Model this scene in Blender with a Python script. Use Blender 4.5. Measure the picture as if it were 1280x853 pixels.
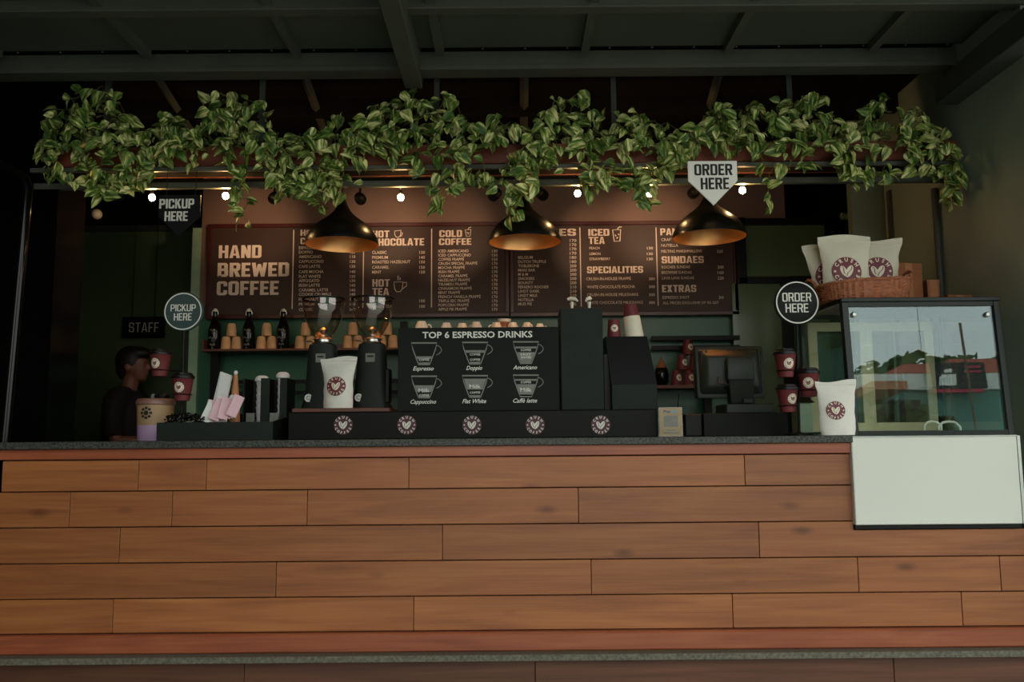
import bpy, bmesh, math, random
from mathutils import Vector, Matrix
random.seed(7)
S = bpy.context.scene
C = S.collection
for o in list(bpy.data.objects): bpy.data.objects.remove(o)

# ------------------------------------------------------------------ camera
F = 1050.0
ZC = 1.05
PITCH = math.atan((545 - 426.5) / F)
ROLL = -0.0085
cam_d = bpy.data.cameras.new('camera'); cam = bpy.data.objects.new('camera', cam_d); C.objects.link(cam)
cam_d.sensor_width = 36; cam_d.lens = F / 1280 * 36; cam_d.clip_start = .05; cam_d.clip_end = 300
CM = (Matrix.Rotation(math.pi/2 + PITCH, 3, 'X') @ Matrix.Rotation(ROLL, 3, 'Z'))
cam.matrix_world = Matrix.Translation((0, 0, ZC)) @ CM.to_4x4()
S.camera = cam
# ------------------------------------------------------------------ world / exposure
S.view_settings.view_transform = 'Standard'; S.view_settings.look = 'None'
S.view_settings.gamma = 1; S.view_settings.use_curve_mapping = False
S.view_settings.exposure = 0.0
SKY = 2.75
w = bpy.data.worlds.new('sky'); S.world = w; w.use_nodes = True
nt = w.node_tree; nt.nodes.clear()
tc = nt.nodes.new('ShaderNodeTexCoord'); sx = nt.nodes.new('ShaderNodeSeparateXYZ')
rp = nt.nodes.new('ShaderNodeValToRGB'); bg = nt.nodes.new('ShaderNodeBackground'); wo = nt.nodes.new('ShaderNodeOutputWorld')
nt.links.new(tc.outputs['Generated'], sx.inputs[0]); nt.links.new(sx.outputs['Z'], rp.inputs[0])
nt.links.new(rp.outputs[0], bg.inputs[0]); nt.links.new(bg.outputs[0], wo.inputs[0])
rp.color_ramp.elements[0].position = 0.0; rp.color_ramp.elements[0].color = (1.0, .985, .90, 1)
rp.color_ramp.elements[1].position = .6; rp.color_ramp.elements[1].color = (.82, .95, .96, 1)
bg.inputs[1].default_value = SKY

# ------------------------------------------------------------------ pixel -> place helpers
def ray(px, py):
    return CM @ Vector(((px - 640) / F, (426.5 - py) / F, -1))
def P(px, py, Y):
    d = ray(px, py); t = Y / d.y
    return Vector((0, 0, ZC)) + d * t
def PX(px, Y, py=500): return P(px, py, Y).x
def PZ(py, Y, px=640): return P(px, py, Y).z
def at_z(px, py, z):
    d = ray(px, py); t = (z - ZC) / d.z
    return Vector((0, 0, ZC)) + d * t

# ------------------------------------------------------------------ materials
def L(r, g, b):
    f = lambda c: (c/255/12.92 if c/255 <= .04045 else ((c/255 + .055)/1.055)**2.4)
    return (f(r), f(g), f(b))
MATS = {}
def mat(name, col, rough=.5, metal=0, var=.12, vs=18, bump=0, coat=0, stretch=(1, 1, 1), emit=0, spec=.5):
    m = bpy.data.materials.new(name); m.use_nodes = True; n = m.node_tree; b = n.nodes['Principled BSDF']
    b.inputs['Roughness'].default_value = rough; b.inputs['Metallic'].default_value = metal
    b.inputs['Coat Weight'].default_value = coat; b.inputs['Coat Roughness'].default_value = .06
    b.inputs['Specular IOR Level'].default_value = spec
    t = n.nodes.new('ShaderNodeTexCoord'); mp = n.nodes.new('ShaderNodeMapping'); ns = n.nodes.new('ShaderNodeTexNoise')
    mp.inputs['Scale'].default_value = stretch; ns.inputs['Scale'].default_value = vs; ns.inputs['Detail'].default_value = 4
    n.links.new(t.outputs['Object'], mp.inputs[0]); n.links.new(mp.outputs[0], ns.inputs['Vector'])
    r = n.nodes.new('ShaderNodeValToRGB'); r.color_ramp.elements[0].position = .3; r.color_ramp.elements[1].position = .7
    r.color_ramp.elements[0].color = tuple(c*(1-var) for c in col) + (1,)
    r.color_ramp.elements[1].color = tuple(min(1, c*(1+var)) for c in col) + (1,)
    n.links.new(ns.outputs['Fac'], r.inputs[0]); n.links.new(r.outputs[0], b.inputs['Base Color'])
    if bump:
        bp = n.nodes.new('ShaderNodeBump'); bp.inputs['Strength'].default_value = bump; bp.inputs['Distance'].default_value = .01
        n.links.new(ns.outputs['Fac'], bp.inputs['Height']); n.links.new(bp.outputs[0], b.inputs['Normal'])
    if emit:
        b.inputs['Emission Strength'].default_value = emit; n.links.new(r.outputs[0], b.inputs['Emission Color'])
    MATS[name] = m
    return m
def wood(name, c1, c2, c3, rough=.45, axis='X', scale=1.0, knots=True, coat=0.0):
    m = bpy.data.materials.new(name); m.use_nodes = True; n = m.node_tree; b = n.nodes['Principled BSDF']
    b.inputs['Roughness'].default_value = rough; b.inputs['Coat Weight'].default_value = coat; b.inputs['Coat Roughness'].default_value = .25
    t = n.nodes.new('ShaderNodeTexCoord'); oi = n.nodes.new('ShaderNodeObjectInfo')
    ad = n.nodes.new('ShaderNodeVectorMath'); ad.operation = 'MULTIPLY_ADD'
    cx = n.nodes.new('ShaderNodeCombineXYZ')
    n.links.new(oi.outputs['Random'], cx.inputs[0]); n.links.new(oi.outputs['Random'], cx.inputs[2])
    n.links.new(cx.outputs[0], ad.inputs[0]); ad.inputs[1].default_value = (37, 0, 19); n.links.new(t.outputs['Object'], ad.inputs[2])
    mp = n.nodes.new('ShaderNodeMapping'); n.links.new(ad.outputs[0], mp.inputs[0])
    st = {'X': (1.1, 14, 14), 'Z': (14, 14, 1.1), 'Y': (14, 1.1, 14)}[axis]
    mp.inputs['Scale'].default_value = tuple(s*scale for s in st)
    n1 = n.nodes.new('ShaderNodeTexNoise'); n1.inputs['Scale'].default_value = 1.0; n1.inputs['Detail'].default_value = 5; n1.inputs['Distortion'].default_value = 1.4
    n.links.new(mp.outputs[0], n1.inputs['Vector'])
    m2 = n.nodes.new('ShaderNodeMapping'); n.links.new(ad.outputs[0], m2.inputs[0])
    m2.inputs['Scale'].default_value = tuple(s*scale for s in {'X': (3, 110, 110), 'Z': (110, 110, 3), 'Y': (110, 3, 110)}[axis])
    n2 = n.nodes.new('ShaderNodeTexNoise'); n2.inputs['Scale'].default_value = 1.0; n2.inputs['Detail'].default_value = 3
    n.links.new(m2.outputs[0], n2.inputs['Vector'])
    r = n.nodes.new('ShaderNodeValToRGB'); e = r.color_ramp.elements
    e[0].position = .28; e[0].color = c1 + (1,); e[1].position = .72; e[1].color = c3 + (1,)
    k = e.new(.5); k.color = c2 + (1,)
    mx = n.nodes.new('ShaderNodeMix'); mx.data_type = 'FLOAT'; mx.inputs[0].default_value = .3
    n.links.new(n1.outputs['Fac'], mx.inputs[2]); n.links.new(n2.outputs['Fac'], mx.inputs[3])
    n.links.new(mx.outputs[0], r.inputs[0])
    out = r.outputs[0]
    if knots:
        m3 = n.nodes.new('ShaderNodeMapping'); n.links.new(ad.outputs[0], m3.inputs[0]); m3.inputs['Scale'].default_value = (2.6, 1, 7)
        vo = n.nodes.new('ShaderNodeTexVoronoi'); vo.inputs['Scale'].default_value = 1.0; n.links.new(m3.outputs[0], vo.inputs['Vector'])
        kr = n.nodes.new('ShaderNodeValToRGB'); kr.color_ramp.elements[0].position = .03; kr.color_ramp.elements[0].color = (.35, .3, .28, 1)
        kr.color_ramp.elements[1].position = .14; kr.color_ramp.elements[1].color = (1, 1, 1, 1)
        n.links.new(vo.outputs['Distance'], kr.inputs[0])
        mm = n.nodes.new('ShaderNodeMix'); mm.data_type = 'RGBA'; mm.blend_type = 'MULTIPLY'; mm.inputs[0].default_value = .8
        n.links.new(out, mm.inputs[6]); n.links.new(kr.outputs[0], mm.inputs[7]); out = mm.outputs[2]
    hv = n.nodes.new('ShaderNodeHueSaturation'); n.links.new(out, hv.inputs['Color'])
    vr = n.nodes.new('ShaderNodeMapRange'); vr.inputs[3].default_value = .86; vr.inputs[4].default_value = 1.12
    n.links.new(oi.outputs['Random'], vr.inputs[0]); n.links.new(vr.outputs[0], hv.inputs['Value'])
    n.links.new(hv.outputs[0], b.inputs['Base Color'])
    bp = n.nodes.new('ShaderNodeBump'); bp.inputs['Strength'].default_value = .12; bp.inputs['Distance'].default_value = .004
    n.links.new(n2.outputs['Fac'], bp.inputs['Height']); n.links.new(bp.outputs[0], b.inputs['Normal'])
    MATS[name] = m; return m
def glass(name, f0=.04, tint=(1, 1, 1), rough=0.0, gtint=(1, 1, 1)):
    # thin architectural glass: Schlick mirror over a straight-through tint, the same on both faces
    m = bpy.data.materials.new(name); m.use_nodes = True; n = m.node_tree; n.nodes.clear()
    o = n.nodes.new('ShaderNodeOutputMaterial'); mx = n.nodes.new('ShaderNodeMixShader')
    tr = n.nodes.new('ShaderNodeBsdfTransparent'); gl = n.nodes.new('ShaderNodeBsdfGlossy')
    tr.inputs[0].default_value = tint + (1,); gl.inputs['Roughness'].default_value = rough; gl.inputs[0].default_value = gtint + (1,)
    ge = n.nodes.new('ShaderNodeNewGeometry'); dt = n.nodes.new('ShaderNodeVectorMath'); dt.operation = 'DOT_PRODUCT'
    n.links.new(ge.outputs['Normal'], dt.inputs[0]); n.links.new(ge.outputs['Incoming'], dt.inputs[1])
    def mth(op, a, b=None):
        q = n.nodes.new('ShaderNodeMath'); q.operation = op
        for i, x in enumerate((a, b)):
            if x is None: continue
            if isinstance(x, (int, float)): q.inputs[i].default_value = x
            else: n.links.new(x, q.inputs[i])
        return q.outputs[0]
    sch = mth('POWER', mth('SUBTRACT', 1.0, mth('ABSOLUTE', dt.outputs['Value'])), 5.0)
    fac = mth('ADD', mth('MULTIPLY', sch, 1 - f0), f0)
    n.links.new(fac, mx.inputs[0]); n.links.new(tr.outputs[0], mx.inputs[1]); n.links.new(gl.outputs[0], mx.inputs[2])
    n.links.new(mx.outputs[0], o.inputs[0]); MATS[name] = m; return m

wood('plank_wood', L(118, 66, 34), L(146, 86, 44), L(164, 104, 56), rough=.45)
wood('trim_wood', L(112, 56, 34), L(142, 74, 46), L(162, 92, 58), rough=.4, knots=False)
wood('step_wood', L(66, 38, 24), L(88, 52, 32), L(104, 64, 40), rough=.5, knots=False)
wood('dark_wood', L(70, 38, 26), L(96, 54, 38), L(112, 66, 46), rough=.5, knots=False)
wood('planter_wood', L(96, 44, 28), L(124, 60, 38), L(140, 72, 46), rough=.5, knots=False)
mat('granite', L(62, 64, 58), .4, var=.95, vs=130, spec=.25)
mat('nosing', L(92, 88, 74), .6, var=.45, vs=90)
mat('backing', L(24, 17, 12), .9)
mat('frame_grey', L(64, 67, 60), .5, var=.12, vs=6, spec=.3)
mat('beam_grey', L(84, 86, 76), .5, var=.1, vs=5, spec=.3)
mat('ceiling_panel', L(82, 86, 75), .55, var=.08, vs=3, spec=.3)
mat('roof_dark', L(26, 22, 18), .85, var=.2, vs=4, spec=.1)
mat('wall_dark', L(14, 14, 12), .7, spec=.15)
mat('black_gloss', L(7, 7, 7), .15, spec=.25)
mat('wall_grey', L(138, 150, 136), .25, var=.08, vs=2, spec=.5)
mat('wall_brown', L(120, 92, 78), .5, var=.06, vs=3)
mat('green_wall', L(56, 100, 76), .3, var=.1, vs=2, spec=.35)
mat('green_glass', L(92, 112, 84), .12, var=.14, vs=1.2, spec=.5)
mat('pale_green', L(150, 176, 148), .4, var=.1)
mat('floor_tile', L(90, 86, 80), .5, var=.15, vs=6)
mat('ground', L(150, 146, 138), .8, var=.15, vs=3)
mat('black_metal', L(14, 14, 13), .45, var=.1, spec=.2)
mat('black_paint', L(17, 18, 16), .5, var=.1, spec=.15)
mat('dark_green', L(30, 36, 32), .5, var=.08, vs=8, spec=.2)
mat('board_black', L(26, 29, 25), .6, var=.08, vs=6, spec=.12)
mat('panel_green', L(36, 43, 38), .6, var=.16, vs=9, spec=.12)
mat('menu_brown', L(64, 45, 38), .5, var=.06, vs=3, spec=.35)
mat('menu_frame', L(70, 26, 24), .35, var=.12)
mat('menu_ink', L(236, 214, 196), .6, var=.05)
mat('white_ink', L(222, 220, 208), .6, var=.05)
mat('grey_ink', L(120, 122, 112), .6, var=.12, vs=40)
mat('black_ink', L(16, 15, 14), .6)
mat('maroon', L(104, 30, 44), .5, var=.1)
mat('maroon_dark', L(72, 14, 28), .5, var=.1)
mat('maroon_cup', L(106, 46, 48), .5, var=.08, spec=.25)
mat('cream', L(226, 216, 192), .6, var=.05)
mat('bag_cloth', L(206, 200, 178), .75, var=.05, vs=300, bump=.15)
mat('bag_white', L(216, 213, 202), .65, var=.04, vs=200, bump=.1)
mat('kraft', L(222, 172, 124), .7, var=.1, vs=30)
mat('kraft_dark', L(172, 116, 74), .7, var=.12, vs=30)
mat('cardboard', L(150, 92, 56), .75, var=.1, vs=20)
mat('wicker', L(150, 90, 58), .6, var=.3, vs=60, bump=.3)
mat('bottle_glass', L(16, 15, 12), .15, var=.1, spec=.4)
mat('ceramic', L(222, 212, 194), .25, var=.04, coat=.3)
mat('white_panel', L(216, 217, 205), .28, var=.03, vs=2)
mat('steel', L(190, 190, 184), .28, metal=1, var=.06)
mat('case_frame', L(24, 32, 30), .35, var=.08, spec=.3)
mat('case_cream', L(214, 204, 164), .5, var=.05)
mat('sign_grey', L(58, 74, 73), .5, var=.06, spec=.2)
mat('sign_black', L(16, 17, 17), .5, var=.06, spec=.2)
mat('sign_white', L(242, 240, 230), .55, var=.03)
mat('lamp_black', L(10, 11, 9), .3, var=.1, spec=.35)
mat('lamp_gold', L(240, 186, 124), .34, metal=1, var=.06)
mat('lid_black', L(16, 16, 17), .4, spec=.3)
mat('pink_paper', L(222, 182, 188), .7, var=.06)
mat('white_paper', L(214, 214, 210), .7, var=.06)
mat('lavender', L(180, 148, 180), .5, var=.05)
mat('drink_tan', L(164, 132, 96), .45, var=.06)
mat('lid_brown', L(130, 92, 80), .4, var=.08)
mat('pos_grey', L(44, 49, 42), .45, var=.06, spec=.25)
mat('skin', L(120, 76, 58), .55, var=.08)
mat('hair', L(14, 12, 11), .6, var=.2, vs=80)
mat('shirt', L(15, 15, 16), .85)
mat('vine', L(92, 92, 48), .6, var=.2)
mat('soil', L(30, 22, 16), .95)
mat('bulb', L(255, 200, 132), .4, var=.02, emit=230)
mat('lamp_bulb', L(255, 196, 130), .4, var=.02, emit=48)
mat('spot_lens', L(255, 206, 150), .4, var=.02, emit=3)
mat('qr_card', L(160, 140, 106), .6)
mat('pay_blue', L(40, 60, 110), .6)
mat('pay_cyan', L(60, 170, 210), .6)
glass('case_glass', .06, (.95, .98, .96), gtint=(.80, .96, 1.0))
glass('side_glass', .045, (.96, .98, .96))
glass('hopper_glass', .07, (.95, .90, .86))
glass('clear_glass', .04, (.96, .97, .96))

def leaf_mat():
    m = bpy.data.materials.new('pothos_leaf'); m.use_nodes = True; n = m.node_tree; b = n.nodes['Principled BSDF']
    b.inputs['Roughness'].default_value = .42; b.inputs['Specular IOR Level'].default_value = .3
    t = n.nodes.new('ShaderNodeTexCoord'); oi = n.nodes.new('ShaderNodeObjectInfo')
    ad = n.nodes.new('ShaderNodeVectorMath'); ad.operation = 'MULTIPLY_ADD'; cx = n.nodes.new('ShaderNodeCombineXYZ')
    n.links.new(oi.outputs['Random'], cx.inputs[0]); n.links.new(cx.outputs[0], ad.inputs[0]); ad.inputs[1].default_value = (9, 0, 0)
    n.links.new(t.outputs['Object'], ad.inputs[2])
    mp = n.nodes.new('ShaderNodeMapping'); mp.inputs['Scale'].default_value = (75, 16, 1); mp.inputs['Rotation'].default_value = (0, 0, .5)
    n.links.new(ad.outputs[0], mp.inputs[0])
    ns = n.nodes.new('ShaderNodeTexNoise'); ns.inputs['Scale'].default_value = 1; ns.inputs['Detail'].default_value = 3
    n.links.new(mp.outputs[0], ns.inputs['Vector'])
    mul = n.nodes.new('ShaderNodeMath'); mul.operation = 'MULTIPLY_ADD'; mul.inputs[1].default_value = .16
    n.links.new(oi.outputs['Random'], mul.inputs[0]); n.links.new(ns.outputs['Fac'], mul.inputs[2])
    r = n.nodes.new('ShaderNodeValToRGB'); e = r.color_ramp.elements
    e[0].position = .34; e[0].color = L(40, 62, 24) + (1,); e[1].position = .74; e[1].color = L(232, 226, 160) + (1,)
    k = e.new(.50); k.color = L(72, 104, 40) + (1,); k = e.new(.61); k.color = L(140, 158, 76) + (1,)
    n.links.new(mul.outputs[0], r.inputs[0]); n.links.new(r.outputs[0], b.inputs['Base Color'])
    MATS['pothos_leaf'] = m
leaf_mat()

# ------------------------------------------------------------------ mesh helpers
class MB:
    def __init__(s): s.v = []; s.f = []
    def add(s, vs, fs, M=None):
        o = len(s.v)
        s.v += [tuple(M @ Vector(p)) if M else tuple(p) for p in vs]
        s.f += [[i + o for i in f] for f in fs]; return s
    def box(s, x0, x1, y0, y1, z0, z1, M=None):
        vs = [(x, y, z) for x in (x0, x1) for y in (y0, y1) for z in (z0, z1)]
        return s.add(vs, [(0, 1, 3, 2), (4, 6, 7, 5), (0, 4, 5, 1), (2, 3, 7, 6), (0, 2, 6, 4), (1, 5, 7, 3)], M)
    def hexa(s, a, b, M=None):   # loft of two quads a (bottom, 4 pts) and b (top)
        return s.add(list(a) + list(b), [(3, 2, 1, 0), (4, 5, 6, 7), (0, 1, 5, 4), (1, 2, 6, 5), (2, 3, 7, 6), (3, 0, 4, 7)], M)
    def lathe(s, prof, seg=20, c=(0, 0, 0), M=None, caps=True):
        vs = []; fs = []
        for r, z in prof:
            for k in range(seg):
                a = 2*math.pi*k/seg; vs.append((c[0] + r*math.cos(a), c[1] + r*math.sin(a), c[2] + z))
        n = len(prof)
        for i in range(n-1):
            for k in range(seg):
                k2 = (k+1) % seg; fs.append((i*seg+k, i*seg+k2, (i+1)*seg+k2, (i+1)*seg+k))
        if caps: fs.append(tuple(range(seg-1, -1, -1))); fs.append(tuple((n-1)*seg + k for k in range(seg)))
        return s.add(vs, fs, M)
    def tube(s, pts, r, seg=8, closed=False, M=None):
        pts = [Vector(p) for p in pts]; n = len(pts); vs = []; fs = []
        rs = r if isinstance(r, (list, tuple)) else [r]*n
        up = None
        for i, p in enumerate(pts):
            a = pts[(i-1) % n] if (closed or i > 0) else p; b = pts[(i+1) % n] if (closed or i < n-1) else p
            t = (b - a).normalized() if (b - a).length > 1e-9 else Vector((0, 0, 1))
            if up is None:
                up = Vector((0, 0, 1)) if abs(t.z) < .9 else Vector((0, 1, 0))
            u = t.cross(up)
            if u.length < 1e-6: u = t.cross(Vector((1, 0, 0)))
            u.normalize(); v = u.cross(t).normalized(); up = v
            for k in range(seg):
                an = 2*math.pi*k/seg; vs.append(tuple(p + (u*math.cos(an) + v*math.sin(an))*rs[i]))
        m = n if closed else n-1
        for i in range(m):
            for k in range(seg):
                k2 = (k+1) % seg; j = (i+1) % n; fs.append((i*seg+k, i*seg+k2, j*seg+k2, j*seg+k))
        if not closed: fs.append(tuple(range(seg-1, -1, -1))); fs.append(tuple((n-1)*seg + k for k in range(seg)))
        return s.add(vs, fs, M)
    def prism(s, poly, y0, y1, M=None):
        n = len(poly); vs = [(x, y0, z) for x, z in poly] + [(x, y1, z) for x, z in poly]
        fs = [tuple(range(n)), tuple(range(2*n-1, n-1, -1))] + [(i, i+n, (i+1) % n + n, (i+1) % n) for i in range(n)]
        return s.add(vs, fs, M)
    def ell(s, c, r, seg=16, rings=10, M=None):
        vs = []; fs = []
        for i in range(rings+1):
            th = math.pi*i/rings
            for k in range(seg):
                a = 2*math.pi*k/seg
                vs.append((c[0]+r[0]*math.sin(th)*math.cos(a), c[1]+r[1]*math.sin(th)*math.sin(a), c[2]-r[2]*math.cos(th)))
        for i in range(rings):
            for k in range(seg):
                k2 = (k+1) % seg; fs.append((i*seg+k, i*seg+k2, (i+1)*seg+k2, (i+1)*seg+k))
        return s.add(vs, fs, M)
    def ribbon(s, pts, wd, y, closed=False, off=0):   # flat stroke in the XZ plane
        n = len(pts); vs = []; fs = []
        for i in range(n):
            a = pts[(i-1) % n] if (closed or i > 0) else pts[i]; b = pts[(i+1) % n] if (closed or i < n-1) else pts[i]
            dx, dz = b[0]-a[0], b[1]-a[1]; l = math.hypot(dx, dz) or 1
            nx, nz = -dz/l*wd/2, dx/l*wd/2
            vs += [(pts[i][0]+nx, y, pts[i][1]+nz), (pts[i][0]-nx, y, pts[i][1]-nz)]
        for i in range(n if closed else n-1):
            j = (i+1) % n; fs.append((2*i, 2*i+1, 2*j+1, 2*j))
        return s.add(vs, fs)
    def disc(s, cx, cz, r, y, seg=32, r0=0):
        vs = []; fs = []
        if r0 == 0:
            return s.add([(cx + r*math.cos(2*math.pi*k/seg), y, cz + r*math.sin(2*math.pi*k/seg)) for k in range(seg)], [tuple(range(seg))])
        for k in range(seg):
            a = 2*math.pi*k/seg
            vs += [(cx+r*math.cos(a), y, cz+r*math.sin(a)), (cx+r0*math.cos(a), y, cz+r0*math.sin(a))]
        fs = [(2*k, 2*k+1, (2*k+3) % (2*seg), (2*k+2) % (2*seg)) for k in range(seg)]
        return s.add(vs, fs)
    def mesh(s, name, m, smooth=False, bevel=0, flat=False):
        me = bpy.data.meshes.new(name); me.from_pydata(s.v, [], s.f)
        bm = bmesh.new(); bm.from_mesh(me)
        if not flat:
            bmesh.ops.remove_doubles(bm, verts=bm.verts, dist=1e-6)
            bmesh.ops.recalc_face_normals(bm, faces=bm.faces)
        if bevel:
            bmesh.ops.bevel(bm, geom=[e for e in bm.edges if len(e.link_faces) == 2 and e.calc_face_angle(0) > .5], offset=bevel, segments=2 if smooth else 1, affect='EDGES', profile=.5)
        bm.to_mesh(me); bm.free()
        if flat:
            pass
        if smooth:
            me.shade_smooth(); me.set_sharp_from_angle(angle=math.radians(38))
        me.materials.append(MATS[m] if isinstance(m, str) else m)
        return me
    def build(s, name, m, parent=None, smooth=False, bevel=0, flat=False, loc=None):
        return obj(name, s.mesh(name, m, smooth, bevel, flat), parent, loc)
def obj(name, me, parent=None, loc=None):
    o = bpy.data.objects.new(name, me); C.objects.link(o)
    if parent: o.parent = parent
    if loc: o.location = loc
    return o
def tag(o, label, cat, group=None):
    o['label'] = label; o['category'] = cat
    if group: o['group'] = group
    return o
def thing(name, label, cat, loc=(0, 0, 0), group=None, rz=0):
    o = bpy.data.objects.new(name, None); C.objects.link(o); o.location = loc; o.empty_display_size = .05
    o.rotation_euler = (0, 0, rz)
    return tag(o, label, cat, group)
def struct(o, label=None):
    o['kind'] = 'structure'
    if label: o['label'] = label
    return o
def copy_tree(o, parent=None):
    c = o.copy(); C.objects.link(c); c.parent = parent
    for ch in list(o.children): copy_tree(ch, c)
    return c
def dup(o, loc, label, rz=None, scale=None):
    c = copy_tree(o); c.location = loc; c['label'] = label
    if rz is not None: c.rotation_euler = (0, 0, rz)
    if scale: c.scale = (scale,)*3
    return c

# ------------------------------------------------------------------ flat lettering
_tc = {}
def glyphs(s, bold=0.0, shear=0.0, res=2):
    k = (s, bold, shear, res)
    if k in _tc: return _tc[k]
    cu = bpy.data.curves.new('t', 'FONT'); cu.body = s; cu.size = 1; cu.offset = bold; cu.shear = shear; cu.resolution_u = res
    cu.dimensions = '2D'; cu.fill_mode = 'FRONT'
    ob = bpy.data.objects.new('t', cu); me = bpy.data.meshes.new_from_object(ob)
    vs = [(v.co.x, v.co.y) for v in me.vertices]; fs = [tuple(p.vertices) for p in me.polygons]
    bpy.data.objects.remove(ob); bpy.data.meshes.remove(me); bpy.data.curves.remove(cu)
    _tc[k] = (vs, fs); return _tc[k]
CAP = max(v[1] for v in glyphs('H')[0])
def put_text(mb, s, x, z, y, h, w=None, xs=1.0, bold=0.0, shear=0.0, align='L', mapf=None, res=2):
    vs, fs = glyphs(s, bold, shear, res)
    if not vs: return
    k = h / (CAP + 2*bold); x0 = min(v[0] for v in vs); x1 = max(v[0] for v in vs)
    kx = (w / (x1 - x0)) if w else k*xs
    W = (x1 - x0)*kx; ox = {'L': 0, 'C': -W/2, 'R': -W}[align]
    pts = [((v[0]-x0)*kx + x + ox, (v[1]+bold)*k + z) for v in vs]
    if mapf: mb.add([mapf(*p) for p in pts], fs)
    else: mb.add([(p[0], y, p[1]) for p in pts], fs)
def put_text_px(mb, s, x0, x1, yt, yb, Y, bold=0.0, y=None, shear=0.0):
    a = P(x0, yb, Y); b = P(x1, yt, Y)
    put_text(mb, s, a.x, a.z, Y if y is None else y, P(x0, yt, Y).z - a.z, w=b.x - a.x, bold=bold, shear=shear)

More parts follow.
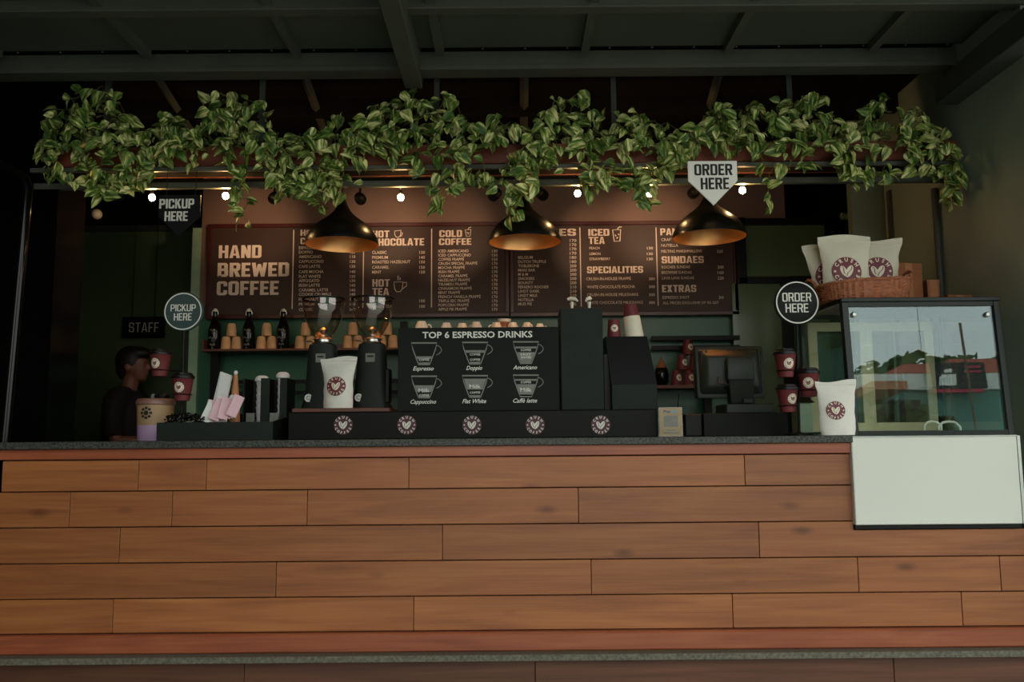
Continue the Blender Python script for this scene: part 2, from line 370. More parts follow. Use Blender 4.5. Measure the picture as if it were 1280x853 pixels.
# heavy block capitals (rectangular strokes with cut corners) for headings and signs
def block_glyph(ch, t=.2):
    W = .6; H = 1.0; th = t*.82; c = .11; Q = []
    def r(x0, y0, x1, y1): Q.append([(x0, y0), (x1, y0), (x1, y1), (x0, y1)])
    def ring(x0, y0, x1, y1, segs, sq=''):
        # octagonal ring; segs: t b l r and corners 1=tl 2=tr 3=br 4=bl ; sq corners stay square
        cc = {k: (0.0001 if k in sq else c) for k in '1234'}
        O = {'tl_l': (x0, y1-cc['1']), 'tl_t': (x0+cc['1'], y1), 'tr_t': (x1-cc['2'], y1), 'tr_r': (x1, y1-cc['2']), 'br_r': (x1, y0+cc['3']), 'br_b': (x1-cc['3'], y0), 'bl_b': (x0+cc['4'], y0), 'bl_l': (x0, y0+cc['4'])}
        X0, Y0, X1, Y1 = x0+t, y0+th, x1-t, y1-th
        I = {'tl': (X0, Y1), 'tr': (X1, Y1), 'br': (X1, Y0), 'bl': (X0, Y0)}
        if 't' in segs: Q.append([O['tl_t'], I['tl'], I['tr'], O['tr_t']])
        if 'b' in segs: Q.append([O['bl_b'], O['br_b'], I['br'], I['bl']])
        if 'l' in segs: Q.append([O['tl_l'], O['bl_l'], I['bl'], I['tl']])
        if 'r' in segs: Q.append([O['tr_r'], I['tr'], I['br'], O['br_r']])
        if '1' in segs: Q.append([O['tl_l'], I['tl'], O['tl_t']])
        if '2' in segs: Q.append([O['tr_t'], I['tr'], O['tr_r']])
        if '3' in segs: Q.append([O['br_r'], I['br'], O['br_b']])
        if '4' in segs: Q.append([O['bl_b'], I['bl'], O['bl_l']])
    if ch == 'I': W = t; r(0, 0, t, 1)
    elif ch == 'H': r(0, 0, t, 1); r(W-t, 0, W, 1); r(t, .5-th/2, W-t, .5+th/2)
    elif ch == 'A': W = .66; Q += [[(0, 0), (t, 0), (W/2+.02, 1), (W/2-t*.62, 1)], [(W-t, 0), (W, 0), (W/2+t*.62, 1), (W/2-.02, 1)]]; r(.16, .2, W-.16, .2+th*.85)
    elif ch == 'N': r(0, 0, t, 1); r(W-t, 0, W, 1); Q.append([(0, 1), (W-t*1.05, 0), (W, 0), (t*1.05, 1)])
    elif ch == 'M': W = .78; r(0, 0, t, 1); r(W-t, 0, W, 1); Q += [[(0, 1), (W/2-t*.45, .1), (W/2+t*.45, .1), (t, 1)], [(W-t, 1), (W/2-t*.45, .1), (W/2+t*.45, .1), (W, 1)]]
    elif ch == 'W': W = .86; Q += [[(0, 1), (.13, 0), (.13+t*.95, 0), (t, 1)], [(W-t, 1), (W-.13-t*.95, 0), (W-.13, 0), (W, 1)], [(.16, 0), (.16+t*.8, 0), (W/2+t*.42, .9), (W/2-t*.42, .9)], [(W-.16-t*.8, 0), (W-.16, 0), (W/2+t*.42, .9), (W/2-t*.42, .9)]]
    elif ch == 'E': W = .5; r(0, 0, t, 1); r(t, 0, W, th); r(t, 1-th, W, 1); r(t, .5-th/2, W-.05, .5+th/2)
    elif ch == 'F': W = .5; r(0, 0, t, 1); r(t, 1-th, W, 1); r(t, .47-th/2, W-.05, .47+th/2)
    elif ch == 'L': W = .48; r(0, 0, t, 1); r(t, 0, W, th)
    elif ch == 'T': W = .58; r(W/2-t/2, 0, W/2+t/2, 1-th); r(0, 1-th, W, 1)
    elif ch == 'X': Q += [[(0, 0), (t*1.15, 0), (W, 1), (W-t*1.15, 1)], [(W-t*1.15, 0), (W, 0), (t*1.15, 1), (0, 1)]]
    elif ch == 'K': r(0, 0, t, 1); Q += [[(t, .36), (t, .62), (W-t*1.15, 1), (W, 1)], [(t*1.0, .60), (t*1.9, .66), (W+.03, 0), (W-t*1.1, 0)]]
    elif ch == 'O': ring(0, 0, W, 1, 'tblr1234')
    elif ch == 'D': ring(0, 0, W, 1, 'tblr1234', '14')
    elif ch == 'U': ring(0, 0, W, 1, 'blr34', '12'); r(0, 1-th-.01, t, 1); r(W-t, 1-th-.01, W, 1)
    elif ch == 'C': ring(0, 0, W, 1, 'tbl1234'); r(W-t, .64, W, 1-c); r(W-t, c, W, .36)
    elif ch == 'P': r(0, 0, t, 1); ring(0, .38, W, 1, 'tbr23', '14')
    elif ch == 'R': r(0, 0, t, 1); ring(0, .42, W, 1, 'tbr23', '14'); Q.append([(W-t*1.75, .44), (W-t*.75, .44), (W+.02, 0), (W-t*1.05, 0)])
    elif ch == 'B': r(0, 0, t, 1); ring(0, .42, W-.02, 1, 'tbr23', '14'); ring(0, 0, W, .42+th, 'tbr23', '14')
    elif ch == 'S': ring(0, .5-th/2, W, 1, 'tbl124'); r(W-t, .68, W, 1-c); ring(0, 0, W, .5+th/2, 'tbr234'); r(0, c, t, .32)
    else: r(0, 0, W, 1)
    return W, Q
def put_block(mb, s, x, z, y, h, w, t=.2, gap=.075):
    adv = 0; polys = []
    for ch in s:
        if ch == ' ': adv += .3; continue
        W, Q = block_glyph(ch, t)
        polys += [[(p[0]+adv, p[1]) for p in q] for q in Q]; adv += W + gap
    kx = w/(adv - gap)
    for i, q in enumerate(polys): mb.add([(x + p[0]*kx, y - .00006*(i % 7), z + p[1]*h) for p in q], [tuple(range(len(q)))])   # no two strokes coplanar

# coffee-bean logo: unit-disc artwork mapped onto any surface with mapf(x, z, offset)
def star_poly(cx, cz, r, n=5):
    return [(cx + (r if i % 2 == 0 else r*.42)*math.sin(math.pi*i/n), cz + (r if i % 2 == 0 else r*.42)*math.cos(math.pi*i/n)) for i in range(2*n)]
def logo(parent, mapf, R, disc_m, ink_m, slit_m, letters=True, seg=32):
    m = MB(); rings = [0.001, .25, .5, .75, 1.0]
    vs = []; fs = []
    for r in rings:
        for k in range(seg):
            a = 2*math.pi*k/seg; vs.append(mapf(r*R*math.cos(a), r*R*math.sin(a), .0006))
    for i in range(len(rings)-1):
        for k in range(seg):
            k2 = (k+1) % seg; fs.append((i*seg+k, i*seg+k2, (i+1)*seg+k2, (i+1)*seg+k))
    m.add(vs, fs); d = m.build('logo_disc', disc_m, parent, flat=True)
    m = MB()
    if letters:
        def arc(s, a0, a1, up):
            for i, ch in enumerate(s):
                a = math.radians(a0 + (a1-a0)*i/(len(s)-1))
                g, gf = glyphs(ch, .03); x0 = min(p[0] for p in g); x1 = max(p[0] for p in g); cx = (x0+x1)/2
                k = .25/CAP; rm = .80
                pts = []
                for gx, gy in g:
                    u = (gx-cx)*k*.92; v = gy*k - .125
                    if not up: u, v = -u, -v
                    r = rm + v
                    an = a - u/rm
                    pts.append(mapf(R*r*math.cos(an), R*r*math.sin(an), .0012))
                m.add(pts, gf)
        arc('CRUSH', 146, 34, True); arc('COFFEE', 208, 332, False)
    for sx_ in (-.8, .8):
        m.add([mapf(R*x, R*z, .0012) for x, z in star_poly(sx_, .0, .12)], [tuple(range(10))])
    def bean(cx, cz, rx, rz, rot):
        pts = [];
        for k in range(18):
            a = 2*math.pi*k/18; x = rx*math.cos(a); z = rz*math.sin(a)
            pts.append((cx + x*math.cos(rot) - z*math.sin(rot), cz + x*math.sin(rot) + z*math.cos(rot)))
        return pts
    m.add([mapf(R*x, R*z, .0012) for x, z in bean(.14, -.02, .22, .46, -.5)], [tuple(range(18))])
    m.add([mapf(R*x, R*z, .0010) for x, z in bean(-.22, .0, .20, .40, .42)], [tuple(range(18))])
    m.build('logo_lettering', ink_m, d, flat=True)
    m = MB()
    for cx, cz, L_, rot in ((.14, -.02, .38, -.5), (-.24, .04, .28, .42)):
        pts = []
        for t in range(9):
            v = -1 + 2*t/8; x = .05*math.sin(v*3); z = L_*v
            pts.append((cx + x*math.cos(rot) - z*math.sin(rot), cz + x*math.sin(rot) + z*math.cos(rot)))
        wv = .055
        vs = []
        for p in pts: vs += [mapf(R*(p[0]-wv/2), R*p[1], .0018), mapf(R*(p[0]+wv/2), R*p[1], .0018)]
        m.add(vs, [(2*i, 2*i+1, 2*i+3, 2*i+2) for i in range(8)])
    m.build('bean_slit', slit_m, d, flat=True)
    return d

# ================================================================== SETTING
YC = 3.25                      # counter front plane
ZT = PZ(548, YC)               # worktop level (almost exactly eye level)
YB = 3.65                      # roof beam / planter plane
XW = 2.03                      # right wall plane
ZB0, ZB1 = PZ(97, YB + .08), PZ(71, YB)   # main beam
ZCEIL = ZB1 + .02
# ---- ground, interior floor
struct(MB().box(-30, 30, -40, 3.6, -.1, 0).build('ground', 'ground'))
struct(MB().box(-4, 4, 3.6, 7, -.1, 0.0).build('floor', 'floor_tile'))
# ---- plinth under the counter: stone nosing strip over a recessed wooden riser
ZS = PZ(815, YC - .03)
YS = YC - .075
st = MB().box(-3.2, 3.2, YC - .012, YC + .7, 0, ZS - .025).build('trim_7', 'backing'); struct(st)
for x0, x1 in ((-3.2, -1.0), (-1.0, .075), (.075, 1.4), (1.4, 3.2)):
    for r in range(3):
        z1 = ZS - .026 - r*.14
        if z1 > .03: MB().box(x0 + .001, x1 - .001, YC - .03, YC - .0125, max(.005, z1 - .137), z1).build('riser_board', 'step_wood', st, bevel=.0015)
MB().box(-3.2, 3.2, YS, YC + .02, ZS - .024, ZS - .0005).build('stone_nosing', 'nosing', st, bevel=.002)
# ---- roof: front canopy panels, joists, beams
roof = MB().box(-5, 5, .9, 7.2, ZCEIL + .03, ZCEIL + .12).build('ceiling', 'roof_dark'); struct(roof)
jx = [PX(p, 3.6, 76) for p in (-2, 184, 371, 550, 731, 909, 1090)]
sp = jx[3] - jx[2]
jx = [jx[0] - sp*k for k in (4, 3, 2, 1)] + jx + [jx[-1] + sp*k for k in (1, 2, 3)]
YF = at_z(640, -1, ZCEIL).y     # nearer cross beam
ys = [YB - .05, YF, YF - .75, YF - 1.5, .9]
pm = None
for a, b in zip(ys[:-1], ys[1:]):
    for i in range(len(jx)-1):
        MB().box(jx[i] + .004, jx[i+1] - .004, b + .004, a - .004, ZCEIL, ZCEIL + .03).build('ceiling_panel', 'ceiling_panel', roof)
    for x in jx:
        MB().box(x - .018, x + .018, b, a, ZCEIL - .035, ZCEIL).build('joist', 'beam_grey', roof)
XE = PX(1226, YB, 85)
def beam(name, x0, x1, y0, y1, z0, z1, m='beam_grey'):
    return struct(MB().box(x0, x1, y0, y1, z0, z1).build(name, m, bevel=.004))
bm_ = beam('ceiling_beam', -5, XE, YB, YB + .07, ZB0 + .02, ZB1 + .03)
MB().box(-5, XE, YB - .012, YB + .08, ZB0, ZB0 + .02).build('beam_flange', 'beam_grey', bm_)
for k in range(26):   # small fixings along the panel edge
    x = -2.4 + k*.19
    MB().lathe([(.004, -.004), (.006, 0), (.004, .003)], 6, (x, YB - .045, ZCEIL - .002)).build('fixing', 'beam_grey', bm_)
for yy in ys[1:4]: beam('ceiling_beam', -5, 5, yy - .03, yy + .03, ZCEIL - .05, ZCEIL)
# main longitudinal beam
p0 = P(517, 110, YB + .08); xb = p0.x; zb = p0.z
hw_ = (PX(528, YB + .08, 110) - PX(506, YB + .08, 110)) / 2
struct(MB().box(xb - hw_, xb + hw_, .9, YB + .09, zb, ZCEIL + .02).build('ceiling_beam', 'beam_grey', bevel=.004))
# side beam over the right wall
zsb0 = PZ(127, 3.63, 1218)
struct(MB().box(XW - .1, XW + .1, .9, YB + .02, zsb0, zsb0 + .11).build('ceiling_beam', 'frame_grey', bevel=.004))
# interior rafters and rods behind the beam
for a, b in (((205, 97), (236, 130)), ((386, 99), (402, 130)), ((655, 97), (655, 128)), ((893, 95), (884, 118)), ((60, 97), (110, 132))):
    pa = P(a[0], a[1], 3.9); x1 = PX(b[0], 4.6, b[1])
    struct(MB().tube([(pa.x, 3.75, ZCEIL - .01), (x1, 4.9, ZCEIL - .04)], .022, 4).build('rafter', 'beam_grey'))
for yy in (4.25, 4.9, 5.5): struct(MB().box(-4, 4, yy - .025, yy + .025, ZCEIL - .06, ZCEIL + .03).build('ceiling_beam', 'roof_dark'))
# ---- walls
struct(MB().box(XW, XW + .1, 3.17, PX(1113, 1, 400) and 4.45, 0, ZCEIL + .03).build('wall_right', 'wall_grey'))
struct(MB().box(4, 4.1, 3.6, 7.2, 0, ZCEIL + .03).build('wall_right', 'wall_dark'))
struct(MB().box(XW + .1, 4.1, 3.6, 3.7, 0, ZCEIL + .03).build('wall_right', 'wall_dark'))
struct(MB().box(-4.1, -4, 3.6, 7.2, 0, ZCEIL + .03).build('wall_left', 'wall_dark'))
struct(MB().box(-4.1, PX(100, 4.05, 400), 3.80, 4.05, 0, ZCEIL + .03).build('wall_left', 'black_gloss'))
struct(MB().box(-6, -2.5, -7, 3.8, 0, 5.0).box(-2.5, -2.22, -7, 3.15, 0, 5.0).build('wall_left', 'wall_dark'))  # unseen mass added left of view to block sky and darken that side
struct(MB().box(-4, 4, 7.0, 7.1, 0, ZCEIL + .03).build('wall_back', 'wall_dark'))
YW = 5.45
xl, xr = PX(250, YW, 400), PX(925, YW, 300)
ztb = PZ(275, YW)
wb = struct(MB().box(xl, xr + .05, YW, YW + .08, 0, PZ(398, YW) + .1).build('wall_back', 'green_wall'))
struct(MB().box(xl, xr + .3, YW - .02, YW + .08, PZ(398, YW) + .1, ZCEIL + .03).build('wall_back', 'wall_brown'))
struct(MB().box(xl - .06, xl - .001, YW - .02, 6.3, 0, PZ(286, YW, 250)).build('trim_1', 'pale_green'))
# pale window edge low beside the shelf
# left glazed staff partition
YG = 6.25
gx0 = PX(88, YG, 400)
gw = MB().box(gx0, xl, YG, YG + .02, 0, PZ(290, YG, 170)).build('window_1', 'green_glass'); struct(gw)
MB().box(gx0, xl, YG - .03, YG + .03, PZ(290, YG, 170), PZ(283, YG, 170)).build('window_frame', 'frame_grey', gw)
MB().box(gx0 - .05, gx0, YG - .03, YG + .03, 0, PZ(283, YG, 170)).build('window_frame', 'wall_dark', gw)
struct(MB().box(-4, xl, YG - .02, YG + .06, PZ(283, YG, 170), ZCEIL + .03).build('wall_back', 'wall_dark'))
# right rear: framed green panel, black posts, grey strips
YR = 5.35
def pbox(x0, x1, y0, y1, Y, d, name, m, parent=None, bevel=0):
    a = P(x0, y1, Y); b = P(x1, y0, Y)
    return MB().box(a.x, b.x, Y, Y + d, a.z, b.z).build(name, m, parent, bevel=bevel)
wr = pbox(930, 1052, 281, 346, YR + .03, .02, 'window_2', 'green_glass'); struct(wr)
for q in ((925, 1056, 272, 281), (925, 1056, 346, 354), (922, 931, 272, 354), (1047, 1056, 272, 354)):
    pbox(*q, YR, .05, 'window_frame', 'black_metal', wr)
wl = pbox(922, 1046, 354, 548, YR + .03, .03, 'window_3', 'green_glass'); struct(wl)
pbox(985, 990, 354, 548, YR, .05, 'window_frame', 'black_metal', wl)
struct(pbox(1046, 1062, 235, 545, YR, .1, 'trim_2', 'black_metal'))
struct(pbox(1062, 1086, 238, 545, YR + .02, .06, 'wall_back', 'wall_grey'))
struct(pbox(1086, 1112, 235, 545, YR - .1, .1, 'trim_3', 'black_metal'))
struct(pbox(1100, 1340, 100, 900, 4.6, .06, 'wall_back', 'wall_grey'))
# vertical pipes and strip on the right wall
yp = 3.88
struct(MB().tube([(XW - .02, yp, 0), (XW - .02, yp, PZ(236, yp, 1183))], .016, 10).build('trim_4', 'frame_grey', smooth=True))
struct(MB().box(XW - .012, XW + .001, 4.36, 4.40, 0, PZ(240, 4.4, 1116)).build('trim_5', 'frame_grey'))
struct(MB().box(PX(1208, YB + .03, 150), PX(1219, YB + .03, 150), YB + .0, YB + .05, PZ(205, YB, 1213), ZCEIL).build('trim_6', 'frame_grey', bevel=.003))
# ================================================================== COUNTER
ct = thing('service_counter', 'long service counter clad in warm brown wooden planks', 'counter', (0, YC, ZS))
XCL, XCR = PX(3, YC, 580), 2.02
# display case cut-out in pixel space of the counter plane
cx0, cx1 = PX(1063.5, YC, 560), PX(1277, YC, 600)
zc0 = PZ(661, YC, 1150)
rows = [(571, 610), (610.5, 655), (655.5, 700), (700.5, 744.5), (745, 788)]
zr = [(PZ(b, YC), PZ(a, YC)) for a, b in rows]
brk = [[-99, 173, 258, 511, 931, 1400], [-99, 87, 215, 384, 723, 1400], [-99, 149.5, 553, 949, 1400],
       [-99, 345, 739, 1073, 1251, 1400], [-99, 141, 517, 916, 1203, 1400]]
def bpx(p, r):
    if p < -50: return XCL - (0 if r == 0 else .1)
    if p > 1390: return XCR
    return P(p, sum(rows[r])/2, YC).x
MB().box(XCL, cx0 - .012, .012, .7, 0, ZT - .03 - ZS).box(cx0 - .01, XCR, .012, .7, 0, zc0 - ZS).build('counter_body', 'backing', ct)
for r, bl in enumerate(brk):
    z0, z1 = zr[r]; z0 += .0012 - ZS; z1 -= .0012 + ZS
    xsr = [bpx(p, r) for p in bl]
    for a, b in zip(xsr[:-1], xsr[1:]):
        a += .0012; b -= .0012
        top = z1 + ZS
        if b > cx0 and top > zc0 + .01:
            if z0 + ZS > zc0 - .005: b = min(b, cx0 - .006); MB().box(a, b, 0, .012, z0, z1).build('plank', 'plank_wood', ct, bevel=.0012)
            else:   # notched round the display case base
                poly = [(a, z0), (b, z0), (b, zc0 - ZS - .004), (cx0 - .006, zc0 - ZS - .004), (cx0 - .006, z1), (a, z1)]
                if a > cx0: poly = [(a, z0), (b, z0), (b, zc0 - ZS - .004), (a, zc0 - ZS - .004)]
                MB().prism(poly, 0, .012).build('plank', 'plank_wood', ct, bevel=.0012)
        else:
            MB().box(a, b, 0, .012, z0, z1).build('plank', 'plank_wood', ct, bevel=.0012)
ztr = PZ(557, YC); 
MB().box(XCL - .25, cx0 - .004, -.014, .02, PZ(570, YC) - ZS, ztr - ZS).build('edge_board', 'trim_wood', ct, bevel=.002)
MB().box(XCL - .25, XCR, -.03, .0115, 0, PZ(791, YC - .03) - ZS).build('skirting_board', 'trim_wood', ct, bevel=.006)
tp = MB().box(XCL - .3, cx0 - .004, YC - .036, YC + .72, ztr + .0005, ZT).build('countertop', 'granite', bevel=.002)
tag(tp, 'thin dark speckled granite worktop running along the plank-clad counter', 'worktop')
# ---- long black ledge with logos
YL = 3.46
lx0, lx1 = PX(360, YL, 530), PX(822, YL, 530); zl = PZ(513.5, YL)
lg = thing('logo_ledge', 'long low black ledge with five round maroon coffee logos', 'ledge', ((lx0+lx1)/2, YL, ZT))
MB().box(lx0 - (lx0+lx1)/2, lx1 - (lx0+lx1)/2, 0, .45, 0, zl - ZT).build('ledge_body', 'black_paint', lg, bevel=.003)
for px in (429, 508.5, 590, 669, 751):
    c = P(px, 531.5, YL)
    logo(lg, lambda x, z, o, c=c: (c.x - (lx0+lx1)/2 + x, -o, c.z - ZT + z), PX(px+12, YL) - PX(px, YL), 'maroon_dark', 'white_ink', 'maroon_dark')
g0, g1 = PX(366, YL, 515), PX(487, YL, 515)
tag(MB().box(g0, g1, YL - .012, YL + .40, zl, zl + .016).build('grinder_board', 'dark_wood', bevel=.002), 'brown wooden board under the two black coffee grinders', 'board')
ZG = zl + .016
# ================================================================== GRINDERS
def make_grinder(px, Y, label):
    x = PX(px, Y, 470); k = Y / F
    t = thing('coffee_grinder', label, 'grinder', (x, Y, ZG), 'coffee grinders on the wooden board')
    # body: lofted rounded sections
    H = PZ(431, Y, 400) - ZG
    secs = [(0, 25, 15), (.015, 25, 15), (.03, 23, 14.5), (.3*H, 20.5, 14), (.75*H, 18, 13), (H*.96, 17, 12.5), (H, 16, 12)]
    vs = []; fs = []; n = 24
    for z, a, b in secs:
        for i in range(n):
            th = 2*math.pi*i/n; c_, s_ = math.cos(th), math.sin(th)
            e = .55
            vs.append((a*k*math.copysign(abs(c_)**e, c_), .02 + b*k*math.copysign(abs(s_)**e, s_), z))
    for j in range(len(secs)-1):
        for i in range(n): i2 = (i+1) % n; fs.append((j*n+i, j*n+i2, (j+1)*n+i2, (j+1)*n+i))
    fs.append(tuple(range(n-1, -1, -1))); fs.append(tuple((len(secs)-1)*n+i for i in range(n)))
    MB().add(vs, fs).build('grinder_body', 'dark_green', t, smooth=True)
    MB().box(.10*0+18*k, 24*k, -.02, .05, .1*H, .62*H).build('side_panel', 'black_metal', t, bevel=.004)
    # collar and hopper
    MB().lathe([(13*k, H), (14*k, H + .006), (11*k, H + .012), (11*k, H + .022), (13*k, H + .024), (9*k, H + .034)], 24, (0, .02, 0)).build('collar', 'steel', t, smooth=True)
    MB().tube([(-10*k, -.02, H + .012), (-17*k, -.035, H + .012), (-20*k, -.035, H + .010)], .004, 6).build('adjust_lever', 'steel', t, smooth=True)
    zr_ = PZ(374, Y, 400) - ZG; z0 = H + .026
    prof = [(r*k, z0 + (zr_-z0)*q) for r, q in ((7, 0), (10.5, .06), (15, .18), (19.5, .34), (23, .52), (25.2, .7), (26.3, .86), (26.6, 1))]
    inner = [(r - .002, z) for r, z in reversed(prof)]
    hp = MB().lathe(prof + inner, 32, (0, .02, 0), caps=False).build('hopper', 'hopper_glass', t, smooth=True)
    MB().lathe([(26*k, zr_ - .004), (27.3*k, zr_ - .003), (27.3*k, zr_ + .004), (26*k, zr_ + .005), (26*k, zr_ - .004)], 32, (0, .02, 0), caps=False).build('hopper_lid', 'black_metal', hp, smooth=True)
    MB().lathe([(.004, z0 - .01), (.004, z0 + .02), (4*k, z0 + .03), (5*k, z0 + .04), (3*k, z0 + .05), (.002, z0 + .055)], 14, (0, .02, 0)).build('feed_cone', 'steel', hp, smooth=True)
    # badges
    fy = .02 - 12.9*k
    b0 = PZ(454, Y, 400) - ZG; b1 = PZ(443, Y, 400) - ZG
    bd = MB().box(-6*k, 6*k, fy - .0045, fy + .004, b0, b1).build('badge', 'grey_ink', t, bevel=.001)
    MB().box(-4*k, 4*k, fy - .0052, fy - .0044, b0 + (b1-b0)*.55, b0 + (b1-b0)*.75).build('badge_mark', 'black_ink', bd)
    zz = PZ(498, Y, 400) - ZG
    rd = MB().lathe([(5*k, 0), (5*k, .006)], 20, M=Matrix.Translation((-14*k, .02 - 12.2*k, zz)) @ Matrix.Rotation(math.pi/2, 4, 'X')).build('round_badge', 'white_ink', t)
    m = MB(); m.ribbon([(-14*k + 2.2*k*math.cos(a), zz + 2.2*k*math.sin(a)) for a in [x_*math.pi/8 for x_ in range(2, 15)]], .0022, .02 - 12.2*k - .0066); m.build('badge_mark', 'black_ink', rd, flat=True)
    return t
make_grinder(402, 3.68, 'left black coffee grinder with an empty clear hopper')
make_grinder(464, 3.68, 'right black coffee grinder with a dark clear hopper')
# ================================================================== COFFEE BAGS
def make_bag(loc, w, h, d, label, m, lr, lz, lx=0, rz=0, tilt=0, prof=None, seed=1, group='printed coffee bags'):
    rnd = random.Random(seed)
    t = thing('coffee_bag', label, 'coffee bag', loc, group); t.rotation_euler = (0, tilt, rz)
    prof = prof or [(0, .86), (.1, .86), (.5, .86), (.78, .92), (.9, .99), (1, 1.0)]
    ph = [rnd.uniform(0, 6.28) for _ in range(8)]
    def hw(v):
        for (a, x), (b, y) in zip(prof[:-1], prof[1:]):
            if v <= b: return w/2*(x + (y-x)*(v-a)/(b-a))*(1 + .012*math.sin(v*17 + ph[0]) + .008*math.sin(v*31 + ph[1]))
        return w/2
    def th(v):
        if v > .9: return d*.03
        q = min(1, (.9 - v)/.55); return d/2*(math.sin(q*math.pi/2)**.8)*(.92 + .08*math.cos(v*6)) + d*.03
    def surf(x, z, side):
        v = max(0, min(1, z/h)); W = hw(v); u = max(-1, min(1, x/W))
        y = th(v)*(1 - abs(u)**2.6)**.7
        amp = .05*d*(1 - abs(u)**2)*max(.12, min(1, (math.hypot(x - lx, z - lz)/lr - .75)*1.6))
        y += amp*(math.sin(x/w*9 + z/h*14 + ph[2])*.5 + math.sin(x/w*21 - z/h*17 + ph[3])*.3 + math.sin(z/h*33 + x/w*6 + ph[4])*.25)*(1 if v < .9 else .3)
        return side*y
    NU, NV = 16, 22; vs = []; fs = []
    for side in (-1, 1):
        o = len(vs)
        for j in range(NV+1):
            v = j/NV
            for i in range(NU+1):
                u = -1 + 2*i/NU; x = hw(v)*math.sin(u*math.pi/2); z = h*v
                zz = z + (.006*math.sin(x/w*5 + ph[5]) if j == NV else 0)
                vs.append((x, surf(x, z, side) if abs(u) < .999 else 0, zz))
        for j in range(NV):
            for i in range(NU): a = o + j*(NU+1) + i; fs.append((a, a+1, a+NU+2, a+NU+1))
    o2 = (NU+1)*(NV+1)
    for i in range(NU): fs.append((i, i+1, o2+i+1, o2+i)); a = NV*(NU+1)+i; fs.append((a, a+1, o2+a+1, o2+a))
    MB().add(vs, fs).build('bag_body', m, t, smooth=True)
    mb = MB().box(-hw(.97)*.985, hw(.97)*.985, -d*.03 - .002, d*.03 + .002, h*.925, h*.94); mb.build('seal_strip', m, t, bevel=.0008)
    logo(t, lambda x, z, o: (x + lx, surf(x + lx, z + lz, -1) - o*2.2 - .0012, z + lz), lr, 'maroon', 'cream', 'maroon')
    return t
def bag_px(x0, x1, y0, y1, Y, zb, cxy, r, label, m='bag_white', d=.075, **k):
    a = P(x0, y1, Y); b = P(x1, y0, Y); c = P(cxy[0], cxy[1], Y); xc = (a.x+b.x)/2
    return make_bag((xc, Y, zb), b.x - a.x, b.z - zb, d, label, m, r*Y/F, c.z - zb, lx=c.x - xc, **k)
bag_px(399, 447, 447, 513, 3.53, ZG, (422.5, 483.5), 12, 'white coffee bag leaning in front of the two grinders', seed=3, rz=-.05,
       prof=[(0, .78), (.1, .80), (.5, .78), (.75, .86), (.9, .98), (1, 1.0)])
bag_px(1022, 1070, 476, 546, 3.236, ZT + .001, (1042, 513.5), 11.5, 'white coffee bag standing at the right end of the worktop', seed=5, d=.05,
       prof=[(0, .82), (.1, .86), (.5, .86), (.75, .9), (.9, .98), (1, 1.0)])
# ================================================================== ESPRESSO DRINKS BOARD AND BLACK BOXES
YD = 3.49
a = P(497, 513.5, YD); b = P(698, 408.5, YD)
bd = thing('drinks_board', 'black board titled top 6 espresso drinks with white cup drawings', 'sign board', ((a.x+b.x)/2, YD, zl))
ox, oz = (a.x+b.x)/2, zl
MB().box(a.x-ox, b.x-ox, 0, .012, .0005, b.z-oz).build('board_panel', 'board_black', bd, bevel=.0015)
MB().prism([(-.03, 0), (.03, 0), (.02, .2), (-.02, .2)], .012, .02).build('board_strut', 'black_metal', bd)
def Q(px, py): p = P(px, py, YD); return (p.x-ox, p.z-oz)
def tq(mb, s, x0, x1, yt, yb, bold=0, shear=0, y=-.0012):
    A = Q(x0, yb); B = Q(x1, yt); put_text(mb, s, A[0], A[1], y, Q(x0, yt)[1]-A[1], w=B[0]-A[0], bold=bold, shear=shear)
m = MB(); tq(m, 'TOP 6 ESPRESSO DRINKS', 528, 665.5, 415.2, 423.2, bold=.022); m.build('title_lettering', 'white_ink', bd, flat=True)
pxw = YD/F
drinks = [('Espresso', 0, 0, [(.62, 0, .12)], [('COFFEE', .78)]), ('Doppio', 1, 0, [(.36, 0, .12)], [('COFFEE', .56), ('COFFEE', .80)]),
          ('Americano', 2, 0, [(.22, 0, .08), (.48, 0, .44)], [('COFFEE', .38), ('HOT', .58), ('WATER', .72)]),
          ('Cappuccino', 0, 1, [(.42, 0, .30)], [('Milk', .66), ('COFFEE', .88)]), ('Flat White', 1, 1, [(.14, 0, .5)], [('Milk', .5), ('COFFEE', .78)]),
          ('Caff\u00e8 latte', 2, 1, [(.18, 0, .08), (.42, 0, .55)], [('COFFEE', .33), ('Milk', .68)])]
